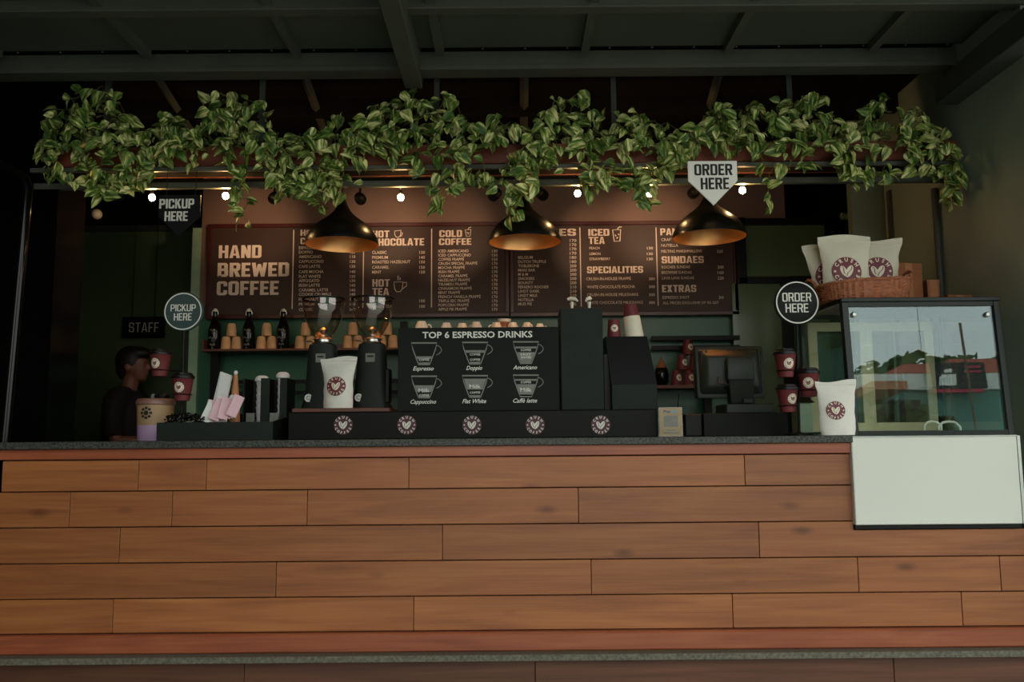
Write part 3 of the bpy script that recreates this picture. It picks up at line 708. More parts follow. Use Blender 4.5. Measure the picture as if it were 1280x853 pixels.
for nm, cx_, cy_, fills, txt in drinks:
    X0 = 514.2 + cx_*63.6; Y0 = 429 + cy_*41.6 - cx_*.7
    hh = 27.0
    def edge(v):   # half width in px at fraction v of the height
        return 16 - 2.0*min(v, .3)/.3 if v < .3 else 14 - 7.0*(v-.3)/.7*(1.0)
    cxp = X0 + 16
    outl = [(-1, 0), (-1, .3), (-1, .8), (-1, 1), (1, 1), (1, .8), (1, .3), (1, 0)]
    m = MB()
    m.ribbon([Q(cxp + s_*edge(v), Y0 + v*hh) for s_, v in outl], 1.3*pxw, -.0012, closed=True)
    m.ribbon([Q(cxp + 14.5 + 7.2*math.sin(t_)*1.0 + (0 if t_ < 1.6 else -3*(t_-1.6)), Y0 + 3 + 6.5*(1-math.cos(t_))) for t_ in [i*.26 for i in range(11)]], .9*pxw, -.0012)
    m.ribbon([Q(cxp - 16, Y0), Q(cxp + 16, Y0)], 1.8*pxw, -.0013)
    ico = m.build('cup_drawing', 'white_ink' if False else 'grey_ink', bd, flat=True)
    m = MB()
    for v0, _, dv in fills + [(.9, 0, .1)]:
        v1 = v0 + dv; 
        vs = [Q(cxp + s_*(edge(v)-1), Y0 + v*hh) for s_, v in ((-1, v0), (1, v0), (1, v1), (-1, v1))]
        m.add([(p[0], -.0010, p[1]) for p in vs], [(0, 1, 2, 3)])
    m.build('cup_filling', 'grey_ink', ico, flat=True)
    m = MB()
    for s_, v in txt:
        hpx = 4.6 if s_ == 'Milk' else 2.6; wpx = 14 if s_ == 'Milk' else 13
        wpx = min(wpx, 2*edge(v) - 2)
        tq(m, s_, cxp - wpx/2, cxp + wpx/2, Y0 + v*hh - hpx/2, Y0 + v*hh + hpx/2, bold=.01, y=-.0016)
    m.build('cup_lettering', 'white_ink', ico, flat=True)
    m = MB(); wn = {'Espresso': 26, 'Doppio': 20, 'Americano': 30, 'Cappuccino': 32, 'Flat White': 30}.get(nm, 30)
    yb_ = Y0 + 34.5
    A = Q(cxp - wn/2 - 1, yb_); B = Q(cxp + wn/2 - 1, yb_)
    put_text(m, nm, A[0], A[1], -.0014, 5.2*pxw, w=B[0]-A[0], shear=.35, bold=.012); m.build('name_lettering', 'white_ink', bd, flat=True)
# tall dark panel with two white taps
YT = 3.50
a = P(702, 513.5, YT); b = P(753, 385, YT)
tw = thing('tap_tower', 'tall dark green box with two white tap handles on top', 'tap tower', ((a.x+b.x)/2, YT, zl))
W2 = (b.x-a.x)/2; H2 = b.z - zl
MB().box(-W2, W2, 0, .2, .0005, H2).build('tower_body', 'panel_green', tw, bevel=.003)
for px in (716, 738):
    x = PX(px, YT, 380) - (a.x+b.x)/2
    MB().tube([(x, .06, H2 - .002), (x + .001, .06, H2 + .035)], [.006, .008], 10).build('tap_stem', 'ceramic', tw, smooth=True)
    s_ = 1 if px < 730 else -.6
    MB().tube([(x - .018*s_, .06, H2 + .046), (x - .004*s_, .06, H2 + .052), (x + .014*s_, .055, H2 + .048), (x + .026*s_, .05, H2 + .036)], [.006, .009, .008, .004], 10).build('tap_handle', 'ceramic', tw, smooth=True)
# black cup dispenser box
YX = 3.50
a = P(758, 513.5, YX); b = P(822, 418, YX); xm = (a.x+b.x)/2
cb = thing('black_box', 'tall black box with a slanted upper front beside the payment card', 'box', (xm, YX, zl))
h1 = PZ(480, YX, 790) - zl; h2 = b.z - zl; W2 = (b.x-a.x)/2
xa, xb_ = PX(765, YX, 500)-xm, PX(822, YX, 500)-xm; xc, xd = PX(759, YX, 420)-xm, PX(812, YX, 420)-xm
MB().box(xa, xb_, 0, .22, .0005, h1).build('box_base', 'panel_green', cb, bevel=.002)
MB().hexa([(xa, .004, h1 + .0004), (xb_, .004, h1 + .0004), (xb_, .22, h1 + .0004), (xa, .22, h1 + .0004)], [(xc, .07, h2), (xd, .07, h2), (xd, .22, h2), (xc, .22, h2)]).build('box_top', 'black_metal', cb)
MB().box(-W2, xa - .0005, .05, .22, .0005, h2*.75).build('box_side', 'black_metal', cb)
ZX = h2 + zl
# ================================================================== CUPS
def cup_map(r0, r1, H, cz):
    def f(x, z, o):
        r = r0 + (r1-r0)*(cz+z)/H; a = x/r - math.pi/2
        return ((r+o)*math.cos(a), (r+o)*math.sin(a), cz+z)
    return f
def make_cup(loc, label, H=.098, r0=.029, r1=.043, lid=True, body='maroon_cup', group='maroon takeaway cups', rz=0, flip=False, sleeve=None, ring='cream'):
    t = thing('paper_cup', label, 'cup', loc, group); t.rotation_euler = (0, 0, rz)
    rr = lambda z: r0 + (r1-r0)*z/H
    if flip:
        prof = [(r1+.002, 0), (r1+.002, .004), (r1, .005), (r0, H), (r0-.003, H), (r0-.004, H-.006)]
    else:
        prof = [(r0-.002, 0), (r0, .001), (rr(.024), .024), (rr(.024)+.0012, .0245), (rr(.028)+.0012, .028), (rr(.028), .0285), (r1, H-.003), (r1+.002, H-.001), (r1+.001, H)]
    MB().lathe(prof, 28).build('cup_body', body, t, smooth=True)
    if lid:
        MB().lathe([(r1+.003, H-.006), (r1+.004, H), (r1+.002, H+.006), (r1-.004, H+.008), (r1-.006, H+.016), (r1-.010, H+.018), (r1-.012, H+.014), (.002, H+.013)], 28).build('cup_lid', 'lid_black', t, smooth=True)
    if flip:
        f = lambda x, z, o: cup_map(r1, r0, H, H*.5)(x, z, o)
    else: f = cup_map(r0, r1, H, H*.56)
    if ring: logo(t, f, .021 if H > .08 else H*.2, ring, 'maroon', ring)
    return t
def stand_px(name, label, pole_px, base_px, sign_c, sr, cups, sm, lines, YK, br=.05):
    x0 = PX(base_px, YK, 540)
    t = thing(name, label, 'sign stand', (x0, YK, ZT + .0005))
    c = P(sign_c[0], sign_c[1], YK); r = sr*YK/F; cx, cz = c.x - x0, c.z - ZT
    MB().lathe([(br, 0), (br, .006), (br*.4, .010), (.006, .014)], 28).build('stand_base', 'black_metal', t, smooth=True)
    pt = PX(pole_px, YK, 420) - x0
    MB().tube([(0, .0, .008), ((pt)*.5, 0, cz*.5), (cx*0 + pt, 0, cz - r*.8)], .0055, 10).build('pole', 'black_metal', t, smooth=True)
    M = Matrix.Translation((cx, -.004, cz)) @ Matrix.Rotation(math.pi/2, 4, 'X')
    d = MB().lathe([(r*.97, -.008), (r, -.006), (r, .004), (r*.97, .006)], 48, M=M).build('sign_disc', sm, t, smooth=True)
    MB().disc(cx, cz, r*.94, -.0112, 48, r0=r*.885).build('sign_rim', 'white_ink', d, flat=True)
    m = MB()
    for s_, x0p, x1p, yt, yb in lines:
        A = P(x0p, yb, YK); B = P(x1p, yt, YK); put_block(m, s_, A.x - x0, A.z - ZT, -.0116, P(x0p, yt, YK).z - A.z, B.x-A.x, t=.15, gap=.1)
    m.build('sign_lettering', 'white_ink', d, flat=True)
    for (px, yt, yb, lab, rz, sc) in cups:
        p = P(px, yb, YK); H = (P(px, yt, YK).z - p.z)
        k = H/.116
        side = .055*k
        zc = p.z; xcup = p.x
        cu = make_cup((xcup, YK - .05, zc), lab, rz=rz); cu.scale = (k, k, k)
        zz = zc + .026*k - ZT; R = (.029 + .014*.026/.098)*k + .004
        m = MB(); m.tube([(xcup - x0 + R*math.cos(a_), -.05 + R*math.sin(a_), zz) for a_ in [2*math.pi*i/24 for i in range(24)]], .0022, 6, closed=True)
        ang = math.atan2(.05, -(xcup - x0) + pt*.6)
        m.tube([(xcup - x0 + R*math.cos(ang), -.05 + R*math.sin(ang), zz), (pt*zz/cz*1.0, 0, zz)], .003, 6)
        m.build('cup_holder', 'black_metal', t, smooth=True)
    return t
stand_px('pickup_stand', 'slim black stand with a round grey pickup here sign', 229.5, 226.5, (230, 390), 25, 
    [(206, 438.5, 472, 'maroon lidded cup held left of the pickup sign pole', -.25, 1), (233.5, 467.5, 502, 'maroon lidded cup held right of the pickup sign pole', -.05, 1)],
    'sign_grey', [('PICKUP', 214.5, 246, 381.5, 390), ('HERE', 218.5, 241, 392.5, 401.5)], 3.53, br=.03)
stand_px('order_stand', 'slim black stand with a round black order here sign', 997, 999, (995.5, 379), 28.5,
    [(977.5, 438, 473, 'upper left maroon lidded cup on the order sign stand', .1, 1), (1006, 461.5, 497, 'right maroon lidded cup on the order sign stand', -.35, 1), (980, 481.5, 516, 'lower left maroon lidded cup on the order sign stand', .3, 1)],
    'sign_black', [('ORDER', 977, 1012.5, 367, 378), ('HERE', 981, 1009, 380.5, 391.5)], 3.385)
# maroon cups on the black box
t = make_cup((PX(768, 3.6, 410), 3.62, ZX), 'short maroon cup upside down on the black box', H=PZ(400, 3.62, 768) - ZX, r0=.024, r1=.03, lid=False, flip=True)
xcs, ycs = PX(792, 3.62, 400), 3.62
hs = PZ(381, 3.62, 790) - ZX
t = thing('cup_stack', 'stack of upside-down maroon cups with a cream sleeve on the black box', 'cup stack', (xcs, ycs, ZX)); t.rotation_euler = (0, -.1, 0)
MB().lathe([(.041, 0), (.043, .004), (.036, hs*.62), (.0355, hs*.64)], 28).build('cup_sleeve', 'cream', t, smooth=True)
for k in range(3):
    z0 = hs*.60 + k*hs*.05
    MB().lathe([(.0345 - k*.001, z0), (.028 - k*.0005, z0 + hs*.30), (.026, z0 + hs*.30), (.025, z0 + hs*.28)], 24).build('cup', 'maroon_cup', t, smooth=True)
# ================================================================== PAYMENT CARD STAND
YQ = 3.42
a = P(825, 546.5, YQ); b = P(852, 510, YQ); xm = (a.x+b.x)/2
q = thing('payment_card', 'small tan payment card on a clear stand beside the black ledge', 'card stand', (xm, YQ, ZT + .0005))
w2 = (b.x-a.x)/2; h_ = b.z - ZT
MB().box(-w2, w2, 0, .003, .002, h_).build('card', 'qr_card', q, bevel=.0006)
MB().box(-w2 - .003, w2 + .003, -.012, .05, 0, .002).box(-w2 - .003, w2 + .003, .0035, .006, .002, h_ + .002).build('acrylic_holder', 'clear_glass', q)
m = MB(); put_text(m, 'Pay', -w2*.62, h_*.83, -.0008, h_*.085, w=w2*.62, bold=.02); m.build('card_lettering', 'pay_blue', q, flat=True)
m = MB(); put_text(m, 'tm', w2*.04, h_*.83, -.0008, h_*.085, w=w2*.5, bold=.02); m.build('card_lettering', 'pay_cyan', q, flat=True)
MB().box(-w2*.62, w2*.62, -.0006, 0, h_*.34, h_*.72).build('card_panel', 'grey_ink', q)
MB().box(-w2*.7, w2*.7, -.0006, 0, h_*.10, h_*.15).box(-w2*.4, w2*.4, -.0006, 0, h_*.2, h_*.24).build('card_print', 'grey_ink', q)
# ================================================================== TILL
YM = 3.62
x0_ = PX(920, YM, 530)
ti = thing('cash_register', 'black cash register with its touch screen seen from behind', 'cash register', (x0_, YM, ZT + .0005))
def R_(px, py, Y=YM): p = P(px, py, Y); return (p.x - x0_, p.z - ZT - .0005)
a = R_(880, 545); b = R_(985, 516)
dw = MB().box(a[0], b[0], 0, .3, 0, b[1]).build('cash_drawer', 'black_paint', ti, bevel=.002)
a2 = R_(858, 545)
MB().box(a2[0], a[0] - .001, .02, .28, 0, b[1] - .002).build('printer', 'black_metal', ti, bevel=.004)
a = R_(912, 515.5); c = R_(972, 504)
MB().box(a[0], c[0], .05, .25, b[1] + .0003, c[1]).build('screen_base', 'pos_grey', ti, bevel=.004)
MB().box(R_(934, 510)[0], R_(945, 510)[0], .047, .06, R_(0, 511)[1], R_(0, 506)[1]).build('cable_port', 'black_ink', ti)
# neck
n0, n1, n2, n3 = R_(921, 504), R_(952, 504), R_(946, 474), R_(915, 474)
MB().hexa([(n0[0], .09, n0[1]), (n1[0], .09, n1[1]), (n1[0], .16, n1[1]), (n0[0], .16, n0[1])], [(n3[0], .05, n3[1]), (n2[0], .05, n2[1]), (n2[0], .1, n2[1]), (n3[0], .1, n3[1])]).build('screen_neck', 'pos_grey', ti, bevel=.003)
n0, n1 = R_(913, 474.5), R_(947, 445)
MB().hexa([(n0[0], .045, n0[1]), (n1[0], .045, n0[1]), (n1[0], .1, n0[1]), (n0[0], .1, n0[1])], [(n0[0] + .004, .055, n1[1]), (n1[0] - .004, .055, n1[1]), (n1[0] - .004, .1, n1[1]), (n0[0] + .004, .1, n1[1])]).build('mount_cover', 'pos_grey', ti, bevel=.008, smooth=True)
# monitor: frustum back shell + bezel, tilted
s0, s1 = R_(880, 497), R_(966, 428)
xa, xb_, za, zb_ = s0[0], s1[0], s0[1], s1[1]
MB().hexa([(xa, .13, za), (xb_, .13, za), (xb_, .19, za + .004), (xa, .19, za + .004)], [(xa, .15, zb_), (xb_, .15, zb_), (xb_, .21, zb_), (xa, .21, zb_)]).build('screen_bezel', 'pos_grey', ti, bevel=.008, smooth=True)
i_ = .045
MB().hexa([(xa + i_*.9, .095, za + .05), (xb_ - i_*.9, .095, za + .05), (xb_ - .006, .14, za + .012), (xa + .006, .14, za + .012)],
          [(xa + i_*.9, .10, zb_ - .05), (xb_ - i_*.9, .10, zb_ - .05), (xb_ - .006, .158, zb_ - .006), (xa + .006, .158, zb_ - .006)]).build('screen_back', 'pos_grey', ti, bevel=.012, smooth=True)
for px in (886, 892):
    g = R_(px, 460)[0]
    for s_ in (0, 1):
        x = g if s_ == 0 else xa + xb_ - g
        MB().box(x - .004, x + .004, .124, .14, za + .03, zb_ - .02).build('shell_rib', 'pos_grey', ti, bevel=.002)
MB().tube([(R_(905, 485)[0], .09, R_(0, 478)[1]), (R_(903, 485)[0], .06, R_(0, 486)[1]), (R_(915, 485)[0], .05, R_(0, 488)[1]), (R_(912, 485)[0], .09, R_(0, 492)[1])], .003, 6).build('connector_cable', 'black_metal', ti, smooth=True)
MB().tube([(R_(866, 500)[0], .3, R_(0, 497)[1]), (R_(862, 500)[0], .27, R_(0, 515)[1]), (R_(856, 500)[0], .12, R_(0, 522)[1]), (R_(853, 500)[0], .05, R_(0, 532)[1]), (R_(857, 500)[0], .02, .006)], .0025, 6).build('power_cable', 'black_metal', ti, smooth=True)
# small white box with a black lid
a = P(1013, 545, 3.6); b = P(1028, 497, 3.6); xm = (a.x+b.x)/2 - .045
k = thing('card_reader', 'small pale box with a dark tilted lid behind the white coffee bag', 'card reader', (xm, 3.6, ZT + .0005))
w2 = (b.x-a.x)/2; h_ = b.z - ZT
MB().box(-w2, w2, 0, .1, .004, h_*.86).build('reader_body', 'pale_green', k, bevel=.004)
MB().hexa([(-w2*1.25, -.012, h_*.86), (w2*1.3, -.012, h_*.86), (w2*1.3, .11, h_*.86), (-w2*1.25, .11, h_*.86)], [(-w2*.9, .02, h_), (w2*.7, .02, h_), (w2*.7, .1, h_), (-w2*.9, .1, h_)]).build('reader_lid', 'black_metal', k)
MB().box(-w2*1.7, w2*1.5, -.02, .11, 0, .012).build('reader_base', 'sign_grey', k, bevel=.002)
# ================================================================== MENU BOARDS
YN = 5.38
def menu_board(x0, x1, y0, y1, label):
    a = P(x0, y1, YN); b = P(x1, y0, YN)
    t = thing('menu_board', label, 'menu board', ((a.x+b.x)/2, YN, a.z))
    ox, oz = (a.x+b.x)/2, a.z; W = (b.x-a.x)/2; H = b.z-a.z; fw = .026
    MB().box(-W + fw, W - fw, .012, .05, fw, H - fw).build('menu_panel', 'menu_brown', t)
    for q in ((-W, W, 0, fw), (-W, W, H - fw, H), (-W, -W + fw, fw, H - fw), (W - fw, W, fw, H - fw)):
        MB().box(q[0], q[1], 0, .05, q[2], q[3]).build('frame_strip', 'menu_frame', t, bevel=.003)
    y = .0105
    def T(name, items):
        m = MB()
        for it in items:
            s, xa, xb, yt, yb = it[:5]; bold = it[5] if len(it) > 5 else 0
            A = P(xa, yb, YN); h = P(xa, yt, YN).z - A.z
            w = (P(xb, yt, YN).x - A.x) if xb else None
            if bold == HB: put_block(m, s, A.x-ox, A.z-oz, y, h, w, t=.215)
            else: put_text(m, s, A.x-ox, A.z-oz, y, h, w=w, xs=.92, bold=bold)
        return m.build(name, 'menu_ink', t, flat=True)
    def line(xa, ya, xb, yb, wd=1.3, name='divider_line'):
        A = P(xa, ya, YN); B = P(xb, yb, YN)
        xm = (A.x+B.x)/2
        m = MB().ribbon([(xm-ox, A.z-oz), (xm-ox, B.z-oz)], wd*YN/F, y); return m.build(name, 'menu_ink', t, flat=True)
    def icon(pl, wd=.9):
        m = MB()
        for pts, cl in pl:
            m.ribbon([(P(px, py, YN).x-ox, P(px, py, YN).z-oz) for px, py in pts], wd*YN/F, y, closed=cl)
        return m.build('drink_icon', 'menu_ink', t, flat=True)
    return t, T, line, icon
def rows_(names, x, y0, dy, h=3.7, ys=None):
    return [(n, x, None, (ys[i] if ys else y0+dy*i) - h/2, (ys[i] if ys else y0+dy*i) + h/2, .012) for i, n in enumerate(names) if n]
def prices(vals, x0, x1, y0, dy, h=3.6, ys=None):
    return [(str(v), x0, x1, (ys[i] if ys else y0+dy*i) - h/2, (ys[i] if ys else y0+dy*i) + h/2, .012) for i, v in enumerate(vals) if v]
HB = .06
t, T, line, icon = menu_board(256, 636, 277, 399, 'left brown menu board headed hand brewed coffee')
T('heading', [('HAND', 272.5, 326.5, 306.5, 322.5, HB)]); T('heading', [('BREWED', 271, 361, 328.5, 346, HB)]); T('heading', [('COFFEE', 270, 348, 351.5, 369, HB)])
line(366.3, 287, 365, 386); line(453.8, 286, 453.8, 385); line(539, 285.5, 539.5, 384)
T('heading', [('HOT', 375, 396, 287, 294.5, HB), ('COFFEE', 375, 412, 297, 305, HB)])
yl = [309.5, 315, 320.7, 326.7, 332.9, 339.5, 345.4, 350.8, 356.5, 362.5, 367.8, 374, 380.2, 386.8]
T('item_list', rows_(['ESPRESSO', 'DOPPIO', 'AMERICANO', 'CAPPUCCINO', 'CAFE LATTE', 'CAFE MOCHA', 'FLAT WHITE', 'AFFOGATO', 'IRISH LATTE', 'CARAMEL LATTE', 'COOKIE CRUMBLE', 'HAZELNUT', 'PREMIUM', 'CLASSIC'], 373, 0, 0, ys=yl))
T('price_list', prices([100, 120, 110, 130, 130, 140, 130, 130, 140, 140, 140, 140, 140, 140], 437, 443.8, 0, 0, ys=yl))
T('heading', [('HOT', 465, 486.5, 288, 296.6, HB), ('CHOCOLATE', 465, 530, 298, 307, HB)])
yl = [315.3, 321.6, 327.3, 334, 340]
T('item_list', rows_(['CLASSIC', 'PREMIUM', 'ROASTED HAZELNUT', 'CARAMEL', 'MINT'], 464.8, 0, 0, ys=yl)); T('price_list', prices([130, 140, 150, 150, 150], 524, 531, 0, 0, ys=yl))
T('heading', [('HOT', 465, 487, 349, 358.2, HB), ('TEA', 465, 486, 360, 369, HB)])
yl = [376, 383]
T('item_list', rows_(['MASALA', 'GREEN TEA'], 464.8, 0, 0, ys=yl)); T('price_list', prices([100, 100], 524, 531, 0, 0, ys=yl))
icon([([(493, 288.5), (501, 287.5), (500.3, 294), (497.5, 296.5), (495, 296), (493.2, 293)], True), ([(500.6, 290), (503, 291), (501.5, 294.5), (499.8, 295.5)], False)])
icon([([(492, 352.5), (503.5, 352), (502.5, 361), (500, 364.5), (495.5, 364.5), (493, 361)], True), ([(503.5, 353.5), (508, 352.5), (508, 357), (503, 361)], False), ([(496.5, 350), (498, 348), (496.5, 346.5), (498, 344.5)], False), ([(499, 350), (500.5, 348), (499, 346.5)], False)])
T('heading', [('COLD', 549, 577.5, 287.5, 296, HB), ('COFFEE', 548.5, 589, 297.8, 306, HB)])
icon([([(581.3, 287), (588.6, 286.5), (587.5, 295), (582.8, 295.3)], True), ([(585, 286.5), (586.5, 284), (589, 283.5)], False), ([(583.5, 289.5), (584.5, 291.5)], False), ([(586, 290), (585, 293)], False)])
T('item_list', rows_(['ICED AMERICANO', 'ICED CAPPUCCINO', 'COFFEE FRAPP\u00c9', 'CRUSH SPECIAL FRAPP\u00c9', 'MOCHA FRAPP\u00c9', 'IRISH FRAPP\u00c9', 'CARAMEL FRAPP\u00c9', 'HAZELNUT FRAPP\u00c9', 'TIRAMISU FRAPP\u00c9', 'CINNAMON FRAPP\u00c9', 'MINT FRAPP\u00c9', 'FRENCH VANILLA FRAPP\u00c9', 'TRIPLE SEC FRAPP\u00c9', 'POPCORN FRAPP\u00c9', 'APPLE PIE FRAPP\u00c9'], 547.7, 313.6, 5.21, h=3.5))
T('price_list', prices([130, 150, 150, 170] + [170]*11, 615, 622, 313.6, 5.21))
t, T, line, icon = menu_board(638, 920, 275, 396, 'right brown menu board with shakes, iced tea and sundaes')
T('heading', [('SHAKES', 650, 720, 286, 295, HB)])
T('item_list', rows_(['BELGIUM', 'DUTCH TRUFFLE', 'TOBLERONE', 'MARS BAR', 'M & M', 'SNICKERS', 'BOUNTY', 'FERRERO ROCHER', 'LINDT DARK', 'LINDT MILK', 'NUTELLA', 'MUD PIE'], 647.8, 321.6, 5.3, h=3.5))
T('price_list', prices([170, 170, 170, 170, 180, 180, 200, 200, 200, 200, 200, 210, 210, 210, 210, 170], 712.4, 720.6, 300.4, 5.3))
line(724.7, 284, 727, 383); line(820, 284, 823.4, 382)
T('heading', [('ICED', 735.6, 761.8, 286, 294.6, HB), ('TEA', 736, 756, 296, 304.8, HB)])
icon([([(766, 287), (776, 286.6), (775.2, 301), (768, 301.3)], True), ([(772, 286), (774, 283.6), (777.5, 283.2)], False), ([(769, 293), (770.5, 295)], False), ([(772.5, 296), (771, 298)], False), ([(773, 292), (774, 293.5)], False)], 1.3)
yl = [309.9, 317, 323.5]
T('item_list', rows_(['PEACH', 'LEMON', 'STRAWBERRY'], 737, 0, 0, ys=yl, h=3.2)); T('price_list', prices([130, 130, 130], 809, 816.5, 0, 0, ys=yl, h=3.2))
T('heading', [('SPECIALITIES', 734, 804, 333, 341.4, HB)])
T('item_list', [('CRUSH-IN-HOUSE FRAPP\u00c9', 733, 789, 346.6, 350.2), ('WHITE CHOCOLATE MOCHA', 734, 794, 356.8, 360.4), ('CRUSH-IN-HOUSE MILKSHAKE', 734, 798, 366.6, 370.2), ('WHITE CHOCOLATE MILKSHAKE', 733, 804, 376.5, 380.1)])
T('price_list', prices([300, 300, 300, 300], 811.5, 819, 348.4, 9.95, h=3.4))
T('heading', [('PANCAKES', 825.8, 882, 285.2, 293.8, HB)])
T('item_list', [('CRAFTED', 827, 848, 297.5, 301), ('NUTELLA', 827, 848, 304.8, 308.2), ('MELTING MARSHMALLOW', 827, 878, 312.2, 315.6)]); T('price_list', prices([220], 896.5, 904, 314, 1))
T('heading', [('SUNDAES', 827.5, 880, 320.2, 329, HB)])
T('item_list', [('ROCHER SUNDAE', 827.5, 863, 332, 335.4), ('BROWNIE SUNDAE', 827.5, 865, 338.8, 342.2), ('LAVA LAVA SUNDAE', 828, 868, 345.7, 349.1)]); T('price_list', prices([200, 160, 220], 897.5, 905, 333.7, 6.85))
T('heading', [('EXTRAS', 828, 870.6, 356.2, 365.2, HB)])
T('item_list', [('ESPRESSO SHOT', 828.5, 862, 370, 373.4), ('ALL PRICES EXCLUSIVE OF 5% GST', 829, 899, 377, 380.2)]); T('price_list', [('30', 899, 905, 370, 373.4)])
# ================================================================== BACK SHELVES
YSH = 5.2
def shelf(x0, x1, y0, y1, label, posts, Y=YSH, zb=None):
    a = P(x0, y1, Y); b = P(x1, y0, Y)
    t = thing('wall_shelf', label, 'shelf', (a.x, Y, a.z))
    MB().box(0, b.x-a.x, 0, .22, 0, b.z-a.z).build('shelf_board', 'dark_wood', t, bevel=.002)
    for p in posts:
        x = PX(p, Y, 450) - a.x
        MB().box(x, x + .045, .10, .15, -a.z + .001, ((PZ(398, Y) if x1 < 600 else b.z + .002) - a.z)).build('shelf_post', 'black_metal', t)
    return t, b.z
t, zsh = shelf(252, 500, 434.5, 439.5, 'long brown wooden shelf on the green wall with bottles and paper cups', [256, 497])
MB().box(0, .012, 0, .22, zsh - PZ(439.5, YSH, 252), zsh - PZ(439.5, YSH, 252) + .06).build('shelf_end', 'dark_wood', t)
MB().box(.02, 1.2, .19, .205, zsh - PZ(439.5, YSH, 252), zsh - PZ(439.5, YSH, 252) + .045).build('shelf_back', 'menu_frame', t)
t2, zsh2 = shelf(818, 886, 481, 486, 'short brown wooden shelf beside the cash register with maroon cups', [884])
for y in (478, 492):
    a = P(262, y, 5.3); b = P(500, y, 5.3)
    tag(MB().box(a.x, b.x, 5.3, 5.33, a.z - .012, a.z + .012).build('wall_rail', 'black_metal'), 'upper black rail on the green wall under the bottles' if y == 478 else 'lower black rail on the green wall under the bottles', 'rail')
for y in (423, 435):
    a = P(815, y, 5.36); b = P(925, y, 5.36)
    tag(MB().box(a.x, b.x, 5.36, 5.39, a.z - .014, a.z + .014).build('wall_rail', 'black_metal'), 'upper black rail behind the maroon cup pyramid' if y == 423 else 'lower black rail behind the maroon cup pyramid', 'rail')
def make_bottle(px, label):
    x = PX(px, YSH + .06, 430); H = PZ(390, YSH + .06, px) - zsh
    t = thing('swing_top_bottle', label, 'bottle', (x, YSH + .06, zsh), 'dark bottles on the wooden shelf')
    r = .040
    MB().lathe([(r*.9, 0), (r, .006), (r, H*.5), (r*.93, H*.58), (r*.6, H*.74), (r*.42, H*.82), (r*.36, H*.98), (r*.42, H)], 24).build('bottle_body', 'bottle_glass', t, smooth=True)
    MB().lathe([(r*.33, H), (r*.36, H + .012), (r*.2, H + .02)], 16).build('stopper', 'ceramic', t, smooth=True)
    m = MB()
    for s_ in (-1, 1): m.tube([(s_*r*.4, -.002, H*.9), (s_*r*.5, -.006, H*.95), (s_*r*.38, -.004, H + .008), (0, -.004, H + .02)], .0018, 5)
    m.build('wire_bail', 'steel', t, smooth=True)
    f = cup_map(r, r, 1, 0)
    m = MB()
    def rib(pts, wd):
        n = len(pts); vs = []
        for x_, z_ in pts: vs += [f(x_, z_ - wd/2, .0008), f(x_, z_ + wd/2, .0008)]
        m.add(vs, [(2*i, 2*i+1, 2*i+3, 2*i+2) for i in range(n-1)])
    for zc, w_ in ((H*.5, .018), (H*.3, .028), (H*.12, .018)):
        for q in range(5): rib([(-w_ + 2*w_*q/5 + .001, zc + .004*math.sin(q*2.3)), (-w_ + 2*w_*(q+.7)/5, zc + .004*math.sin(q*2.3))], .012)
        rib([(-.004, zc - .02), (.004, zc - .02)], .006)
    m.build('bottle_print', 'grey_ink', t, flat=True)
    return t
for px, l in ((268, 'dark swing-top bottle at the left end of the shelf'), (310.5, 'dark swing-top bottle between two pyramids of paper cups'), (353.5, 'dark swing-top bottle nearest the coffee grinders')): make_bottle(px, l)
def kraft_cup(loc, label, H=.083, rz=0):
    t = thing('kraft_cup', label, 'cup', loc, 'kraft paper cups on the shelf'); t.rotation_euler = (0, 0, rz)
    MB().lathe([(.0318, 0), (.0316, .003), (.030, H*.5), (.0255, H*.86), (.022, H*.96), (.016, H), (.004, H - .001)], 22).build('cup_body', 'kraft', t, smooth=True)
    f = cup_map(.032, .023, H, 0); m = MB()
    for s_ in (-.010, .012):
        vs = [f(s_ + .006*math.cos(a_), H*.55 + H*.24*math.sin(a_), .0008) for a_ in [2*math.pi*i/12 for i in range(12)]]
        m.add(vs, [tuple(range(12))])
    m.build('fold_print', 'kraft_dark', t, flat=True); return t
def pyramid(px, wherel, n=3, dx=13):
    Y = YSH + .05
    for s_, nm in ((-1, 'left'), (1, 'right'))[:min(n, 2)]:
        kraft_cup((PX(px + s_*dx/2, Y, 430), Y, zsh), 'upside-down kraft paper cup, lower %s of the pyramid %s' % (nm, wherel), rz=s_*.4)
    if n > 2: kraft_cup((PX(px, Y, 430), Y, zsh + .0835), 'upside-down kraft paper cup on top of the pyramid %s' % wherel, rz=.1)
pyramid(289, 'right of the first bottle'); pyramid(333, 'right of the second bottle'); pyramid(381.5, 'behind the left hopper'); pyramid(441, 'between the two grinder hoppers'); pyramid(484, 'right of the grinders', dx=14)
# maroon cups pyramid on the short shelf
Y = YSH + .05
cw = 15.3
proto = None
for r, n in enumerate((3, 2, 1)):
    for i in range(n):
        px = 864 + (i - (n-1)/2)*cw*1.02; nm = ['bottom', 'middle', 'top'][r]; col = {3: ['left', 'middle', 'right'], 2: ['left', 'right'], 1: ['single']}[n][i]
        lab = 'maroon cup, %s one in the %s row of the pyramid beside the register' % (col, nm)
        loc = (PX(px - 3, Y, 470), Y, zsh2 + r*.0955)
        if proto is None: proto = make_cup(loc, lab, H=.094, r0=.026, r1=.037, lid=False, flip=True, group='maroon cups beside the register', rz=.5)
        else: dup(proto, loc, lab, rz=.5)
